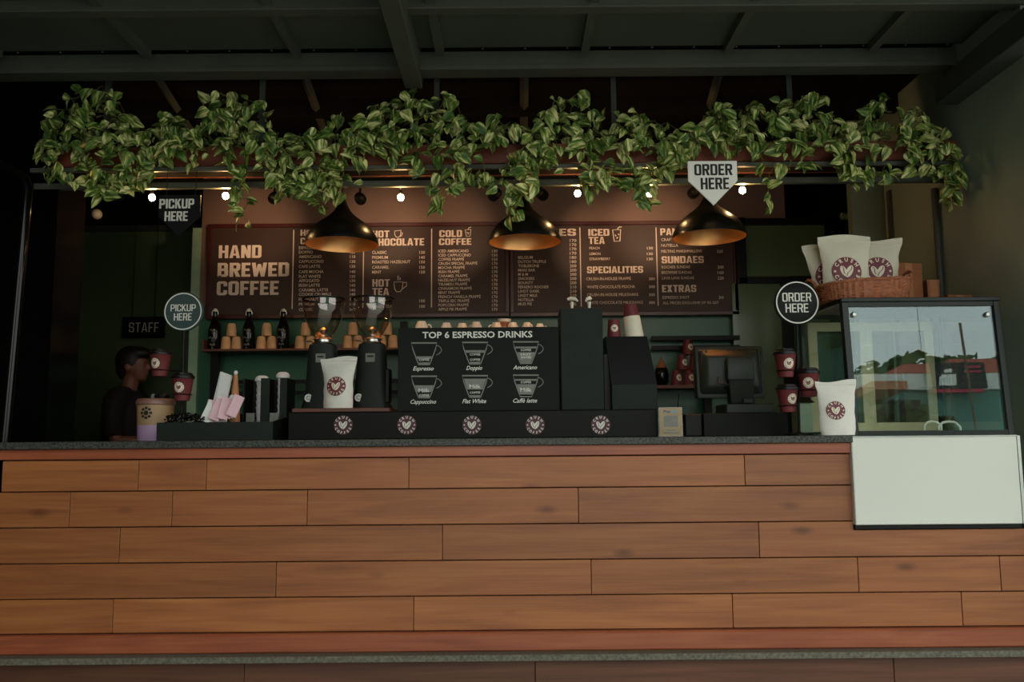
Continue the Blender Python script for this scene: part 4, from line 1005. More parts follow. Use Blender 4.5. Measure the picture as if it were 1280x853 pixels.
# dark bowl with straws at the left end of the short shelf
xw = PX(827, Y, 470)
t = thing('dark_jar', 'dark jar with a wooden topped lid beside the maroon cup pyramid', 'jar', (xw, Y, zsh2))
MB().lathe([(.028, 0), (.042, .02), (.045, .07), (.038, .105), (.034, .11)], 20).build('jar_body', 'bottle_glass', t, smooth=True)
MB().lathe([(.034, .11), (.032, .125), (.018, .14), (.006, .165), (.005, .18), (.002, .182)], 16).build('jar_lid', 'cardboard', t, smooth=True)
# ---- espresso machine behind the drinks board with cups on top
YE = 4.0
a = P(512, 548, YE); b = P(690, 411, YE); xm = (a.x+b.x)/2
es = thing('espresso_machine', 'espresso machine hidden behind the drinks board with cups on top', 'espresso machine', (xm, YE, .9))
bc = MB().box(-2.2, 1.7, 3.98, 4.7, .86, .90).box(-2.1, 1.6, 4.05, 4.65, .1, .86).build('back_bench', 'black_paint'); tag(bc, 'dark work bench behind the service counter', 'bench')
W2 = (b.x-a.x)/2; HE = b.z - .9
MB().box(-W2, W2, 0, .42, HE*.55, HE).build('machine_body', 'black_paint', es, bevel=.01)
MB().box(-W2, W2, .18, .42, .06, HE*.55).build('back_panel', 'steel', es)
MB().box(-W2, W2, 0, .42, .03, .09).build('drip_tray', 'steel', es, bevel=.004)
for s_ in (-1, 1):
    for yy in (.05, .37): MB().lathe([(.02, 0), (.02, .03)], 12, (s_*(W2 - .06), yy, 0)).build('foot', 'black_metal', es)
    MB().lathe([(.035, HE*.42), (.035, HE*.55)], 16, (s_*.15, .09, 0)).build('group_head', 'steel', es)
    MB().tube([(-W2, .0, HE), (-W2, 0, HE)], .001, 4) if False else None
proto = None
for i, (px, w_, yt, nm) in enumerate(((527, 16, 402, 'leftmost'), (558, 15, 404, 'second from the left'), (578, 14, 404.5, 'third from the left'), (595.5, 15.5, 403, 'fourth from the left'), (620.5, 14, 403.5, 'fourth from the right'), (641, 14.5, 403.5, 'third from the right'), (659, 14, 403.5, 'second from the right'), (675, 9, 405, 'rightmost'))):
    yy = YE + .1 + .02*(i % 3)
    loc = (PX(px, yy, 405), yy, b.z)
    lab = 'white cup upside down on the espresso machine, %s' % nm
    hcup = .055
    if proto is None:
        proto = thing('ceramic_cup', lab, 'cup', loc, 'white cups on the espresso machine')
        MB().lathe([(.034, 0), (.034, .004), (.030, .028), (.022, .044), (.021, .046), (.021, .050), (.018, .050), (.017, .046), (.003, .046)], 24).build('cup_body', 'ceramic', proto, smooth=True)
        MB().tube([(.030, 0, .035), (.042, 0, .032), (.046, 0, .022), (.042, 0, .012), (.033, 0, .010)], .004, 6).build('cup_handle', 'ceramic', proto, smooth=True)
        c = proto
    else: c = dup(proto, loc, lab)
    hh = (PZ(yt, yy, px) - b.z)/.05; c.scale = (hh*.96, hh*.96, hh); c.rotation_euler = (0, 0, .9*i)
t = thing('ceramic_cup', 'white cup with a brown band standing above the other white cups', 'cup', (PX(630.5, YE + .2, 405), YE + .2, b.z), 'white cups on the espresso machine')
h_ = PZ(399.5, YE + .2, 630) - b.z
MB().lathe([(.026, 0), (.028, h_*.3), (.033, h_*.8), (.035, h_), (.031, h_), (.024, .004)], 24).build('cup_body', 'ceramic', t, smooth=True)
MB().lathe([(.0300, h_*.45), (.0336, h_*.8)], 24, caps=False).build('cup_band', 'cardboard', t, smooth=True)
# ================================================================== STAFF SIGN, WALL LAMP, PIPE
a = P(152, 422, YG - .05); b = P(206, 396, YG - .05)
s_ = thing('staff_sign', 'small black staff sign on the green glass partition', 'sign', ((a.x+b.x)/2, YG - .05, a.z))
MB().box(-(b.x-a.x)/2, (b.x-a.x)/2, 0, .015, 0, b.z-a.z).build('sign_plate', 'black_metal', s_, bevel=.002)
m = MB(); A = P(161, 415.5, YG - .05); B = P(198.5, 403, YG - .05)
put_block(m, 'STAFF', A.x - (a.x+b.x)/2, A.z - a.z, -.0012, P(161, 403.5, YG-.05).z - A.z, B.x-A.x, t=.14, gap=.14); m.build('sign_lettering', 'white_ink', s_, flat=True)
for k_, (px, py) in enumerate(((165, 396), (193, 396))):
    p = P(px, py, YG - .045); MB().tube([(p.x - (a.x+b.x)/2, .007, b.z - a.z), (p.x - (a.x+b.x)/2, .007, b.z - a.z + .9)], .002, 4).build('hanging_wire', 'black_metal', s_)
p = [P(-60, 175, 3.3), P(20, 216, 3.3), P(31, 224, 3.3), P(35, 236, 3.3), P(24, 350, 3.3), P(5.5, 548, 3.3)]
p[-1].z = ZT + .001
tag(MB().tube(p, .020, 14).build('bent_pipe', 'black_gloss', smooth=True), 'glossy black bent pipe at the far left', 'pipe')
p = P(121, 268, 3.9)
wl_ = thing('wall_lamp', 'small pale round lamp on the dark left wall', 'lamp', (p.x, 4.4, PZ(268, 4.4, 121)))
wl_.location.x = PX(121, 4.4, 268)
MB().ell((0, 0, 0), (.028, .028, .028)).build('lamp_globe', 'ceramic', wl_, smooth=True)
MB().tube([(0, 0, .02), (-.01, 0, .05), (-.01, .0, ZCEIL - wl_.location.z)], .006, 8).build('lamp_rod', 'black_metal', wl_)
p = P(1058, 272, YR - .02)
wc = thing('security_camera', 'small pale security camera on the black post behind the coffee bags', 'camera', (p.x, YR, p.z))
MB().lathe([(.014, -.05), (.022, -.045), (.022, .03), (.016, .04)], 14, M=Matrix.Translation((.0, -.05, .0)) @ Matrix.Rotation(math.pi/2, 4, 'Y')).build('camera_body', 'pale_green', wc, smooth=True)
MB().tube([(-.01, 0, .0), (-.01, -.05, 0)], .008, 8).build('camera_bracket', 'frame_grey', wc)
# ================================================================== PLANTER, RAILS
pl0, pl1 = PX(66, YB + .05, 190), PX(1208, YB + .05, 190)
zp0, zp1 = PZ(204, YB + .05), PZ(180, YB + .05)
pt = thing('hanging_planter', 'long reddish wooden planter trough hung under the roof beam', 'planter', (0, YB + .05, zp0))
H_ = zp1 - zp0
MB().box(pl0, pl1, 0, .012, 0, H_).build('front_board', 'planter_wood', pt, bevel=.002)
MB().box(pl0, pl1, .17, .182, 0, H_).build('back_board', 'planter_wood', pt, bevel=.002)
MB().box(pl0, pl1, .012, .17, 0, .012).build('bottom_board', 'roof_dark', pt)  # shade under the trough put into a darker colour than its sides
for x in (pl0, pl1 - .012): MB().box(x, x + .012, .0125, .1695, .0125, H_).build('end_board', 'planter_wood', pt)
so = MB().box(pl0 + .013, pl1 - .013, .0125, .1695, .0125, H_ - .02).build('potting_soil', 'soil', pt)
for px in (325, 768, 990, 130, 545): 
    x = PX(px, YB + .1, 120); MB().box(x - .012, x + .012, .08, .10, H_ - .02, ZCEIL + .02 - zp0).build('hanger_rod', 'frame_grey', pt)
for py, yy, r, lb in ((208.5, YB + .03, .010, 'upper grey steel rail under the planter'), (229, YB + .16, .014, 'lower grey steel rail under the planter')):
    z = PZ(py, yy); x0, x1 = PX(205, yy, py), PX(1212, yy, py)
    tag(MB().box(x0 - .6, x1, yy - r, yy + r, z - r, z + r).build('steel_rail', 'beam_grey', bevel=.002), lb, 'rail')
zr2 = PZ(229, YB + .16)
# ================================================================== PENDANT LAMPS
def pendant(px, yrim, label, Y=YB + .16):
    x = PX(px, Y, 300); z = PZ(yrim, Y, px); k = Y / F
    t = thing('pendant_lamp', label, 'pendant lamp', (x, Y, z), 'black pendant lamps over the counter')
    prof = [(46.5, 0), (46.2, 3), (44.5, 9), (41, 16), (36, 23), (28, 30), (19, 37), (12, 44), (8, 51), (5.5, 57), (4, 62)]
    prof = [(r*k, z_*k*.95) for r, z_ in prof]
    outer = prof; inner = [(r - .003, z_ - (.003 if i else 0)) for i, (r, z_) in enumerate(prof[:-2])]
    MB().lathe(outer, 40, caps=False).build('lamp_shade', 'lamp_black', t, smooth=True)
    MB().lathe([outer[0]] + inner, 40, caps=False).build('shade_lining', 'lamp_gold', t, smooth=True)
    MB().tube([(0, 0, 61*k*.95), (0, 0, zr2 - .0142 - z)], .003, 8).build('lamp_cord', 'black_metal', t)
    MB().lathe([(.002, 0.078), (.016, .083), (.022, .100), (.017, .118), (.012, .128), (.012, .145)], 16).build('lamp_bulb', 'lamp_bulb', t, smooth=True)
    return t
pendant(427.5, 306, 'black dome pendant lamp with gold lining above the grinders')
pendant(656, 303, 'black dome pendant lamp with gold lining above the drinks board')
pendant(886.5, 297, 'black dome pendant lamp with gold lining above the cash register')
# ================================================================== STRING BULBS AND TRACK SPOTS
zz_ = zr2
for i, (px, py, nm) in enumerate(((190, 247, 'left of the hanging pickup sign'), (282, 245, 'right of the hanging pickup sign'), (501, 247, 'between the left and middle pendant lamps'), (722, 242, 'right of the middle pendant lamp'), (812, 242, 'left of the hanging order sign'), (928, 238, 'right of the hanging order sign'))):
    Y = YB + .20; p = P(px, py, Y)
    t = thing('light_bulb', 'small glowing warm bulb %s' % nm, 'light bulb', (p.x, Y, p.z), 'string of small bulbs under the planter')
    MB().ell((0, 0, 0), (.015, .015, .017), 12, 8).build('bulb_glass', 'bulb', t, smooth=True)
    MB().lathe([(.007, .012), (.008, .03), (.005, .034)], 10).build('bulb_socket', 'black_metal', t, smooth=True)
    MB().tube([(0, 0, .034), (0, -.02, (zz_ - p.z)*.7 + .01), (0, -.03, zz_ - p.z - .01)], .003, 5).build('bulb_cable', 'black_metal', t)
tz = PZ(236, 4.3)
track = tag(MB().box(PX(150, 4.3, 236), PX(930, 4.3, 236), 4.28, 4.32, tz + .03, tz + .06).build('light_track', 'black_metal'), 'long black lighting track behind the planter', 'lighting track')
for px in (200, 560, 900): MB().box(PX(px, 4.3, 236) - .006, PX(px, 4.3, 236) + .006, 4.294, 4.306, tz + .06, ZCEIL + .03).build('track_rod', 'black_metal', track)
for i, (px, py, nm, tx, tyy, en) in enumerate(((343, 247, 'left of the left pendant lamp', 318, 286, 1), (450, 248, 'just right of the left pendant lamp', 474, 286, 1), (619, 243, 'left of the middle pendant lamp', 560, 290, .8), (676, 242, 'right of the middle pendant lamp', 755, 305, 1), (868, 240, 'behind the hanging order sign', 822, 284, 1))):
    Y = 4.3; p = P(px, py, Y)
    t = thing('track_spotlight', 'small black track spotlight %s' % nm, 'spotlight', (p.x, Y, p.z), 'track spotlights aimed at the menu boards')
    tgt = P(tx, tyy, YN) - Vector((p.x, Y, p.z)); q = tgt.to_track_quat('-Z', 'Y')
    M = q.to_matrix().to_4x4()
    MB().lathe([(.012, .045), (.026, .035), (.03, .0), (.03, -.04), (.027, -.042), (.025, -.03)], 18, M=M).build('spot_head', 'black_metal', t, smooth=True)
    MB().lathe([(.024, -.030), (.002, -.032)], 14, M=M).build('spot_lens', 'spot_lens', t)
    MB().tube([(0, 0, .02), (0, 0, tz + .03 - p.z)], .006, 8).build('spot_arm', 'black_metal', t)
    ld = bpy.data.lights.new('spot_light', 'SPOT'); ld.energy = 30*en; ld.color = (1, .66, .40); ld.spot_size = math.radians(40); ld.spot_blend = 1.0; ld.shadow_soft_size = .02
    lo = bpy.data.objects.new('spot_light', ld); C.objects.link(lo); lo.parent = t; lo.matrix_local = Matrix.Translation(M.to_3x3() @ Vector((0, 0, -.05))) @ M
# ================================================================== HANGING SIGNS
def hang_sign(x0, x1, y0, y1, yk, label, m1, m2, lines, Y=YB - .0, wires=True):
    a = P(x0, y1, Y); b = P(x1, y0, Y); xm = (a.x+b.x)/2; w2 = (b.x-a.x)/2; zk = PZ(yk, Y, (x0+x1)/2) - a.z; H = b.z-a.z
    t = thing('hanging_sign', label, 'sign', (xm, Y, a.z))
    MB().prism([(-w2, H), (-w2, zk), (0, 0), (w2, zk), (w2, H)], 0, .008).build('sign_plate', m1, t, bevel=.0012)
    m = MB()
    for s_, xa, xb, yt, yb in lines:
        A = P(xa, yb, Y); B = P(xb, yt, Y); put_block(m, s_, A.x-xm, A.z-a.z, -.0010, P(xa, yt, Y).z-A.z, B.x-A.x, t=.2)
    m.build('sign_lettering', m2, t, flat=True)
    for s_ in (-1, 1): MB().tube([(s_*w2*.7, .0095, H*.85), (s_*w2*.7, .0095, H + .005), (s_*w2*.7, YB + .018 - Y, PZ(208.5, YB + .03) - a.z - .006)], .0016, 6).build('sign_strap', 'black_metal', t)
hang_sign(197, 251, 243.5, 296, 271, 'black pointed pickup here sign hanging from the rail', 'sign_black', 'white_ink', [('PICKUP', 199, 243, 249, 261), ('HERE', 205.5, 235, 264.5, 276.5)])
hang_sign(861.5, 921, 201, 257, 226, 'white pointed order here sign hanging from the rail', 'sign_white', 'black_ink', [('ORDER', 868, 915, 205.5, 219.5), ('HERE', 876, 911, 222.5, 237)], Y=YB - .15)

# ================================================================== ADDED FILL LIGHTS OVER THE KITCHEN
mat('fill_light', L(255, 222, 176), .4, var=.02, emit=60)  # glow added under the kitchen roof to lift the dark interior
for i, (px, Y, r, nm) in enumerate(((140, 5.95, .08, 'over the staff corner'), (480, 4.75, .05, 'over the left of the work bench'), (800, 4.75, .05, 'over the right of the work bench'), (1000, 5.0, .08, 'over the rear window'))):
    t = thing('fill_light', 'round ceiling downlight %s' % nm, 'ceiling light', (PX(px, Y, 180), Y, ZCEIL + .03), 'kitchen downlights')
    MB().lathe([(r + .015, -.012), (r + .02, 0), (r, -.0005)], 24).build('light_ring', 'steel', t, smooth=True)
    MB().lathe([(r, -.010), (.002, -.011)], 24, caps=False).build('light_lens', 'fill_light', t)
# ================================================================== POTHOS
def leaf_mesh(wd, ln, fold, droop, seed):
    vs = []; fs = []; N = 8
    rnd = random.Random(seed)
    for i in range(N+1):
        t = i/N
        hw = wd/2*(math.sin(math.pi*min(1, t*1.0)**.62)**.85 if 0 < t < 1 else 0)
        yb = ln*t; zb = -droop*ln*t*t + .03*ln*math.sin(t*5 + seed)
        back = -.10*ln*max(0, 1 - t*4)       # heart lobes
        for u in (-1, -.5, 0, .5, 1):
            x = u*hw; vs.append((x, yb + (back*abs(u) if i < 3 else 0), zb + fold*abs(x) + .04*wd*math.sin(u*4 + t*7 + seed)*abs(u)))
    for i in range(N):
        for j in range(4): a = i*5+j; fs.append((a, a+1, a+6, a+5))
    m = MB().add(vs, fs).mesh('leaf', 'pothos_leaf', flat=True)
    bm = bmesh.new(); bm.from_mesh(m); bmesh.ops.remove_doubles(bm, verts=bm.verts, dist=1e-5); bm.to_mesh(m); bm.free(); m.shade_smooth()
    return m
LV = [leaf_mesh(.044*s, .058*s, f, d, i) for i, (s, f, d) in enumerate(((1.0, .35, .25), (1.15, .2, .35), (.85, .45, .15), (1.05, .3, .5), (.7, .4, .3), (1.25, .25, .2)))]
outline = [(52, 165, 200), (62, 135, 225), (90, 100, 235), (130, 100, 240), (160, 130, 245), (178, 150, 235), (200, 130, 225), (225, 135, 205), (240, 150, 215), (262, 108, 212), (300, 108, 220), (330, 122, 222), (348, 160, 238), (370, 160, 245),
           (400, 150, 250), (430, 132, 250), (445, 140, 240), (462, 130, 235), (478, 125, 200), (520, 100, 232), (558, 104, 250), (580, 130, 245), (600, 150, 235), (620, 135, 250), (640, 150, 258), (660, 150, 245), (690, 122, 225), (728, 104, 238), (750, 138, 235),
           (790, 128, 240), (812, 140, 240), (840, 150, 218), (870, 150, 205), (900, 122, 205), (930, 130, 195), (958, 108, 225), (985, 125, 212), (1020, 105, 215), (1045, 130, 215), (1065, 140, 235), (1100, 115, 232), (1150, 125, 215), (1175, 165, 235), (1192, 175, 248), (1210, 185, 250)]
def ol(px):
    for (a, t0, b0), (b, t1, b1) in zip(outline[:-1], outline[1:]):
        if a <= px <= b: u = (px-a)/(b-a); return t0+(t1-t0)*u, b0+(b1-b0)*u
    return 150, 200
spans = [(52, 112, 'at the far left end'), (112, 190, 'second from the left end'), (190, 262, 'above the hanging pickup sign'), (262, 345, 'right of the hanging pickup sign'), (345, 432, 'above the left pendant lamp'), (432, 500, 'left of the long roof beam'), (500, 592, 'under the end of the long roof beam'), (592, 672, 'above the middle pendant lamp'),
         (672, 762, 'right of the middle pendant lamp'), (762, 852, 'left of the hanging order sign'), (852, 942, 'above the hanging order sign'), (942, 1040, 'right of the hanging order sign'), (1040, 1125, 'second from the right end'), (1125, 1213, 'at the far right end')]
GAPS = [(172, 200, 100, 165), (215, 255, 120, 160), (205, 262, 198, 232), (345, 368, 100, 170), (440, 470, 205, 240), (470, 500, 190, 230), (585, 612, 100, 175), (590, 640, 185, 215), (755, 790, 190, 222), (830, 862, 100, 168), (925, 950, 180, 235), (1035, 1060, 100, 150), (1080, 1175, 196, 212), (675, 712, 200, 240), (880, 1010, 180, 200)]
rnd = random.Random(11)
strands = [(302, 215, 278, 14), (400, 240, 262, 8), (548, 235, 262, 9), (806, 225, 258, 12), (642, 240, 272, 12), (958, 225, 258, 5), (1190, 235, 252, 10), (350, 225, 250, 6), (130, 228, 247, 10), (745, 215, 240, 6)]
YPL = YB + .05
for x0, x1, where in spans:
    xc = PX((x0+x1)/2, YPL + .09, 180)
    t = thing('pothos_plant', 'trailing pothos with cream-streaked green leaves %s of the planter' % where if 'end' in where and 'roof' not in where else 'trailing pothos with cream-streaked green leaves %s' % where, 'plant', (xc, YPL + .09, zp1 - .02), 'pothos plants in the hanging planter')
    base = Vector(t.location); nodes = []
    n = int((x1-x0)*(2.1 if x1 < 195 else 1.55))
    cnt = 0
    cl = [(rnd.uniform(x0, x1), rnd.uniform(0, 1)) for _ in range(6)]
    while cnt < n:
        px = rnd.uniform(x0, x1); a, b = ol(px); h = b - a
        v = rnd.betavariate(1.25, 1.35); py = a + 5 + (h-9)*v
        near = min(math.hypot(px-c[0], (v-c[1])*70) for c in cl)
        if x1 > 195 and near > 26 and rnd.random() < .45: continue
        if any(g0_ < px < g1_ and g2_ < py < g3_ for g0_, g1_, g2_, g3_ in GAPS) and rnd.random() < .72: continue
        if 856 < px < 926 and py > 190: continue
        if 192 < px < 256 and py > 222: continue
        if 183 < py < 206 and rnd.random() < .45: continue     # the wooden trough shows through here
        Y = YPL + rnd.uniform(-.13, -.02) if py > 176 else YPL + rnd.uniform(-.12, .17)
        w_ = P(px, py, Y); w_.x = max(-2.2, min(XW - .05, w_.x)); nodes.append((w_ - base, 1.0)); cnt += 1
    for sx_, sy0, sy1, k in strands:
        if x0 <= sx_ < x1:
            for i in range(k):
                u = i/max(1, k-1); nodes.append((P(sx_ + rnd.uniform(-9, 9), sy0 + (sy1-sy0)*u, YPL - .06 + rnd.uniform(-.03, .03)) - base, .95))
    # stems: a spanning tree rooted in the soil joins the leaf nodes
    pts = [Vector(((rnd.random()-.5)*.1, 0, -.0)), Vector(((x1-x0)*-.25*YB/F, -.02, .01)), Vector(((x1-x0)*.25*YB/F, -.02, .01))]
    intree = list(range(len(pts))); rest = list(range(len(nodes))); m = MB()
    best = {i: min((( (nodes[i][0]-p).length, q) for q, p in enumerate(pts))) for i in rest}
    allp = list(pts)
    while rest:
        i = min(rest, key=lambda r: best[r][0]); d, par = best[i]; rest.remove(i)
        p = nodes[i][0]; q = allp[par]; allp.append(p); idx = len(allp)-1
        mid = (p+q)/2 + Vector((rnd.uniform(-1, 1), rnd.uniform(-1, 1), -.4))*d*.15
        m.tube([q, mid, p], .0016, 4)
        for r in rest:
            l = (nodes[r][0]-p).length
            if l < best[r][0]: best[r] = (l, idx)
    s_o = m.build('stem', 'vine', t); s_o['kind'] = 'stuff'
    for p, sc in nodes:
        o = bpy.data.objects.new('leaf', rnd.choice(LV)); C.objects.link(o); o.parent = t; o.location = p
        # tip direction: mostly down and outwards; face turned to the open front
        yaw = rnd.gauss(0, .75); tip = Vector((rnd.gauss(0, .55), rnd.uniform(-.6, .1), rnd.uniform(-1.2, .25))).normalized()
        nrm = Vector((rnd.gauss(0, .6), -1 + rnd.gauss(0, .4), rnd.uniform(-.1, 1.2)))
        zax = (nrm - tip*nrm.dot(tip)).normalized(); xax = tip.cross(zax)
        s = sc*rnd.uniform(.72, 1.15)
        o.matrix_local = Matrix.Translation(p) @ Matrix((xax, tip, zax)).transposed().to_4x4() @ Matrix.Scale(s, 4)
# ================================================================== DISPLAY CASE
YCF = YC - .025
dx0, dx1 = PX(1064, YCF, 547), PX(1271, YCF, 547)
zd0 = PZ(545.5, YCF, 1165); zdt = PZ(377, YCF + .085, 1150); zdb = PZ(656, YCF, 1165)
dc = thing('display_case', 'glass-fronted pastry display case with white base at the counter end', 'display case', ((dx0+dx1)/2, YCF, zdb))
ox, oz = (dx0+dx1)/2, zdb; W2 = (dx1-dx0)/2; H0 = zd0-oz; HT = zdt-oz; SL = .04; D = .60
bs = MB().box(-W2, W2, 0, .5, .0, H0).build('base_panel', 'white_panel', dc, bevel=.003)
MB().box(-W2, W2, -.004, .05, H0 - .003, H0 + .003).build('base_lip', 'steel', dc, bevel=.001)
MB().box(-W2 + .002, W2, .012, .5, -.016, -.0005).build('base_plinth', 'black_metal', dc)
MB().box(W2 + .001, W2 + .012, .0, .02, .0, H0).build('corner_strip', 'steel', dc)
def fy(z): return .045 + SL*(z-H0)/(HT-H0)      # front plane leans back with height
xgl = PX(1066, YCF + .045, 547) - ox; xgr = PX(1269, YCF + .045, 547) - ox
fw = .026
def post(x, wd):
    MB().hexa([(x, fy(H0), H0), (x+wd, fy(H0), H0), (x+wd, fy(H0)+.03, H0), (x, fy(H0)+.03, H0)], [(x, fy(HT), HT), (x+wd, fy(HT), HT), (x+wd, fy(HT)+.03, HT), (x, fy(HT)+.03, HT)]).build('frame_post', 'case_frame', dc, bevel=.002)
post(xgl, .026); post(xgr - .024, .024)
for x in (xgl, xgr - .024): MB().box(x, x + .024, D - .03, D, H0, HT).build('frame_post', 'case_frame', dc, bevel=.002)
MB().box(xgl - .004, xgr + .004, SL + .037, D + .004, HT, HT + .016).build('top_slab', 'case_frame', dc, bevel=.002)
MB().box(xgl + .026, xgr - .024, SL + .047, SL + .075, HT - .018, HT).build('top_rail', 'case_frame', dc)
MB().box(xgl + .026, xgr - .024, .046, .075, H0 + .004, H0 + .022).build('bottom_rail', 'case_frame', dc)
def pane(name, xa, xb, m, za=H0 + .022, zb=HT - .018, o=.010, th=.004):
    return MB().hexa([(xa, fy(za)+o, za), (xb, fy(za)+o, za), (xb, fy(za)+o+th, za), (xa, fy(za)+o+th, za)], [(xa, fy(zb)+o, zb), (xb, fy(zb)+o, zb), (xb, fy(zb)+o+th, zb), (xa, fy(zb)+o+th, zb)]).build(name, m, dc)
xj = PX(1166, YCF, 460) - ox
fp = pane('front_pane', xgl + .027, xj - .001, 'case_glass'); pane('front_pane', xj + .001, xgr - .025, 'case_glass')
for px in (1068, 1235):
    p = P(px, 393, YCF + .08); zq = p.z - oz; xq = p.x - ox
    MB().lathe([(.010, 0), (.010, .008), (.007, .011)], 16, M=Matrix.Translation((xq, fy(zq) + .009, zq)) @ Matrix.Rotation(math.pi/2, 4, 'X')).build('glass_bolt', 'steel', dc, smooth=True)
for x in (xgl + .006, xgr - .012): MB().box(x, x + .005, fy((H0+HT)/2) + .05, D - .031, H0 + .006, HT - .002).build('side_pane', 'side_glass', dc)
# interior: floor, shelves, rear doors with cream frames
MB().box(xgl + .02, xgr - .02, .08, D - .04, H0 + .001, H0 + .012).build('case_floor', 'white_panel', dc)
for f_ in (.36, .68):
    z = H0 + (HT-H0)*f_
    MB().box(xgl + .03, xgr - .03, .13, D - .06, z, z + .004).build('glass_shelf', 'side_glass', dc)
yb_ = D - .035
for i, (xa, xb) in enumerate(((xgl + .028, .01), (-.01, xgr - .028))):
    yy = yb_ + (.012 if i else 0) - .01; f2 = .04
    dr = MB().box(xa + f2, xb - f2, yy + .003, yy + .006, H0 + .06, HT - .06).build('rear_door', 'side_glass', dc)
    for q in ((xa, xb, H0 + .02, H0 + .06), (xa, xb, HT - .06, HT - .02), (xa, xa + f2, H0 + .06, HT - .06), (xb - f2, xb, H0 + .06, HT - .06)):
        MB().box(q[0], q[1], yy, yy + .011, q[2], q[3]).build('door_frame', 'case_cream', dr, bevel=.001)
for px, w_ in ((1169, 22), (1190, 28)):   # two bent white arches on the case floor
    xq = PX(px, YCF + .12, 535) - ox; r = w_/2*YCF/F; z = H0 + .0125
    hz = PZ(527, YCF + .12, px) - oz
    MB().tube([(xq - r, .14, z), (xq - r, .14, hz - r*.5), (xq - r*.6, .14, hz - .004), (xq, .14, hz), (xq + r*.6, .14, hz - .004), (xq + r, .14, hz - r*.5), (xq + r, .14, z)], .005, 8).build('wire_arch', 'white_panel', dc, smooth=True)
ZCT = zdt + .016
# ---- basket with bags, boxes on the case
YBK = YCF + .235
bx = PX(1074, YBK, 370)
bk = thing('wicker_basket', 'oval brown wicker basket holding three coffee bags on the display case', 'basket', (bx, YBK, ZCT + .0005))
rx0, rx1 = 54*YBK/F, 58*YBK/F; ry0, ry1 = .125, .14; hb = PZ(350, YBK - .14, 1074) - ZCT
def rimh(a): return 1 + .22*math.cos(a)
def se(a): return (math.copysign(abs(math.cos(a))**.6, math.cos(a)), math.copysign(abs(math.sin(a))**.6, math.sin(a)))
vs = []; fs = []; ns = 96; nz = 12
m = MB()
for j in range(nz+1):
    v = j/nz
    for i in range(ns):
        a = 2*math.pi*i/ns; wv = .003*(1 if (i//2 + j) % 2 else -1); c_, s_ = se(a)
        vs.append(((rx0+(rx1-rx0)*v + wv)*c_, (ry0+(ry1-ry0)*v + wv)*s_, hb*rimh(a)*v + .001))
for j in range(nz):
    for i in range(ns): i2 = (i+1) % ns; fs.append((j*ns+i, j*ns+i2, (j+1)*ns+i2, (j+1)*ns+i))
fs.append(tuple(range(ns-1, -1, -1)))
m.add(vs, fs); m.build('basket_weave', 'wicker', bk, smooth=True)
m = MB()
for k_ in range(3):
    m.tube([((rx1 + .004*math.cos(14*a + k_*2.1))*se(a)[0], (ry1 + .004*math.cos(14*a + k_*2.1))*se(a)[1], hb*rimh(a) + .003 + .004*math.sin(14*a + k_*2.1)) for a in [2*math.pi*i/90 for i in range(90)]], .004, 6, closed=True)
m.build('braided_rim', 'wicker', bk, smooth=True)
for s_ in (1, -1):
    m = MB()
    for k_ in range(2):
        m.tube([(s_*(rx1 - .004 + .024*math.sin(b_) + .003*math.cos(5*b_ + k_*3.1)), -.05*math.cos(b_), hb*rimh(0 if s_ > 0 else math.pi) - .004 + .045*math.sin(b_) + .003*math.sin(5*b_ + k_*3.1)) for b_ in [math.pi*i/14 for i in range(15)]], .005, 6)
    m.build('basket_handle', 'wicker', bk, smooth=True)
zbk = ZCT + .012
def bk_bag(x0, x1, y0, c, r, Y, label, **k_):
    a = P(x0, 372, Y); b = P(x1, y0, Y); q = P(c[0], c[1], Y); xm = (a.x+b.x)/2
    make_bag((xm, Y, zbk), b.x-a.x, b.z-zbk, .07, label, 'bag_cloth', r*Y/F, q.z-zbk, lx=q.x-xm, **k_)
bk_bag(1025, 1088, 295, (1055, 341), 18.5, YBK - .05, 'cream coffee bag at the front of the wicker basket', seed=8, prof=[(0, .84), (.1, .86), (.5, .86), (.8, .93), (.9, 1), (1, 1)])
bk_bag(1011, 1064, 306, (1037, 346), 18, YBK + .025, 'cream coffee bag at the left of the wicker basket, half hidden', seed=9, rz=.1, tilt=-.1, prof=[(0, .62), (.2, .68), (.5, .78), (.8, .9), (.9, 1), (1, 1)])
bk_bag(1064, 1126, 300, (1095, 341), 18.5, YBK + .045, 'cream coffee bag at the right of the wicker basket', seed=10, rz=-.12, prof=[(0, .74), (.1, .78), (.5, .8), (.75, .84), (.9, .98), (1, 1)])
def carton(x0, x1, y0, Y, d, label, rz):
    a = P(x0, 372, Y); b = P(x1, y0, Y); t = thing('cardboard_box', label, 'cardboard box', ((a.x+b.x)/2, Y, ZCT + .0005)); t.rotation_euler = (0, 0, rz)
    w2 = (b.x-a.x)/2; h = b.z-ZCT
    MB().box(-w2, w2, 0, d, 0, h).build('box_body', 'cardboard', t, bevel=.002)
    MB().box(-w2 - .001, w2 + .001, -.001, d + .001, h*.88, h + .001).build('box_flap', 'cardboard', t, bevel=.001)
    MB().box(-.018, .018, -.0016, -.0008, 0.002, h).build('tape', 'kraft_dark', t)
carton(1118, 1155, 329, YCF + .42, .14, 'brown cardboard box behind the wicker basket', .25)
carton(1160, 1174, 350, YCF + .48, .06, 'small brown cardboard box behind the larger box', 0)
carton(1184, 1216, 369, YCF + .42, .12, 'flat brown cardboard box at the right on the display case', .1)
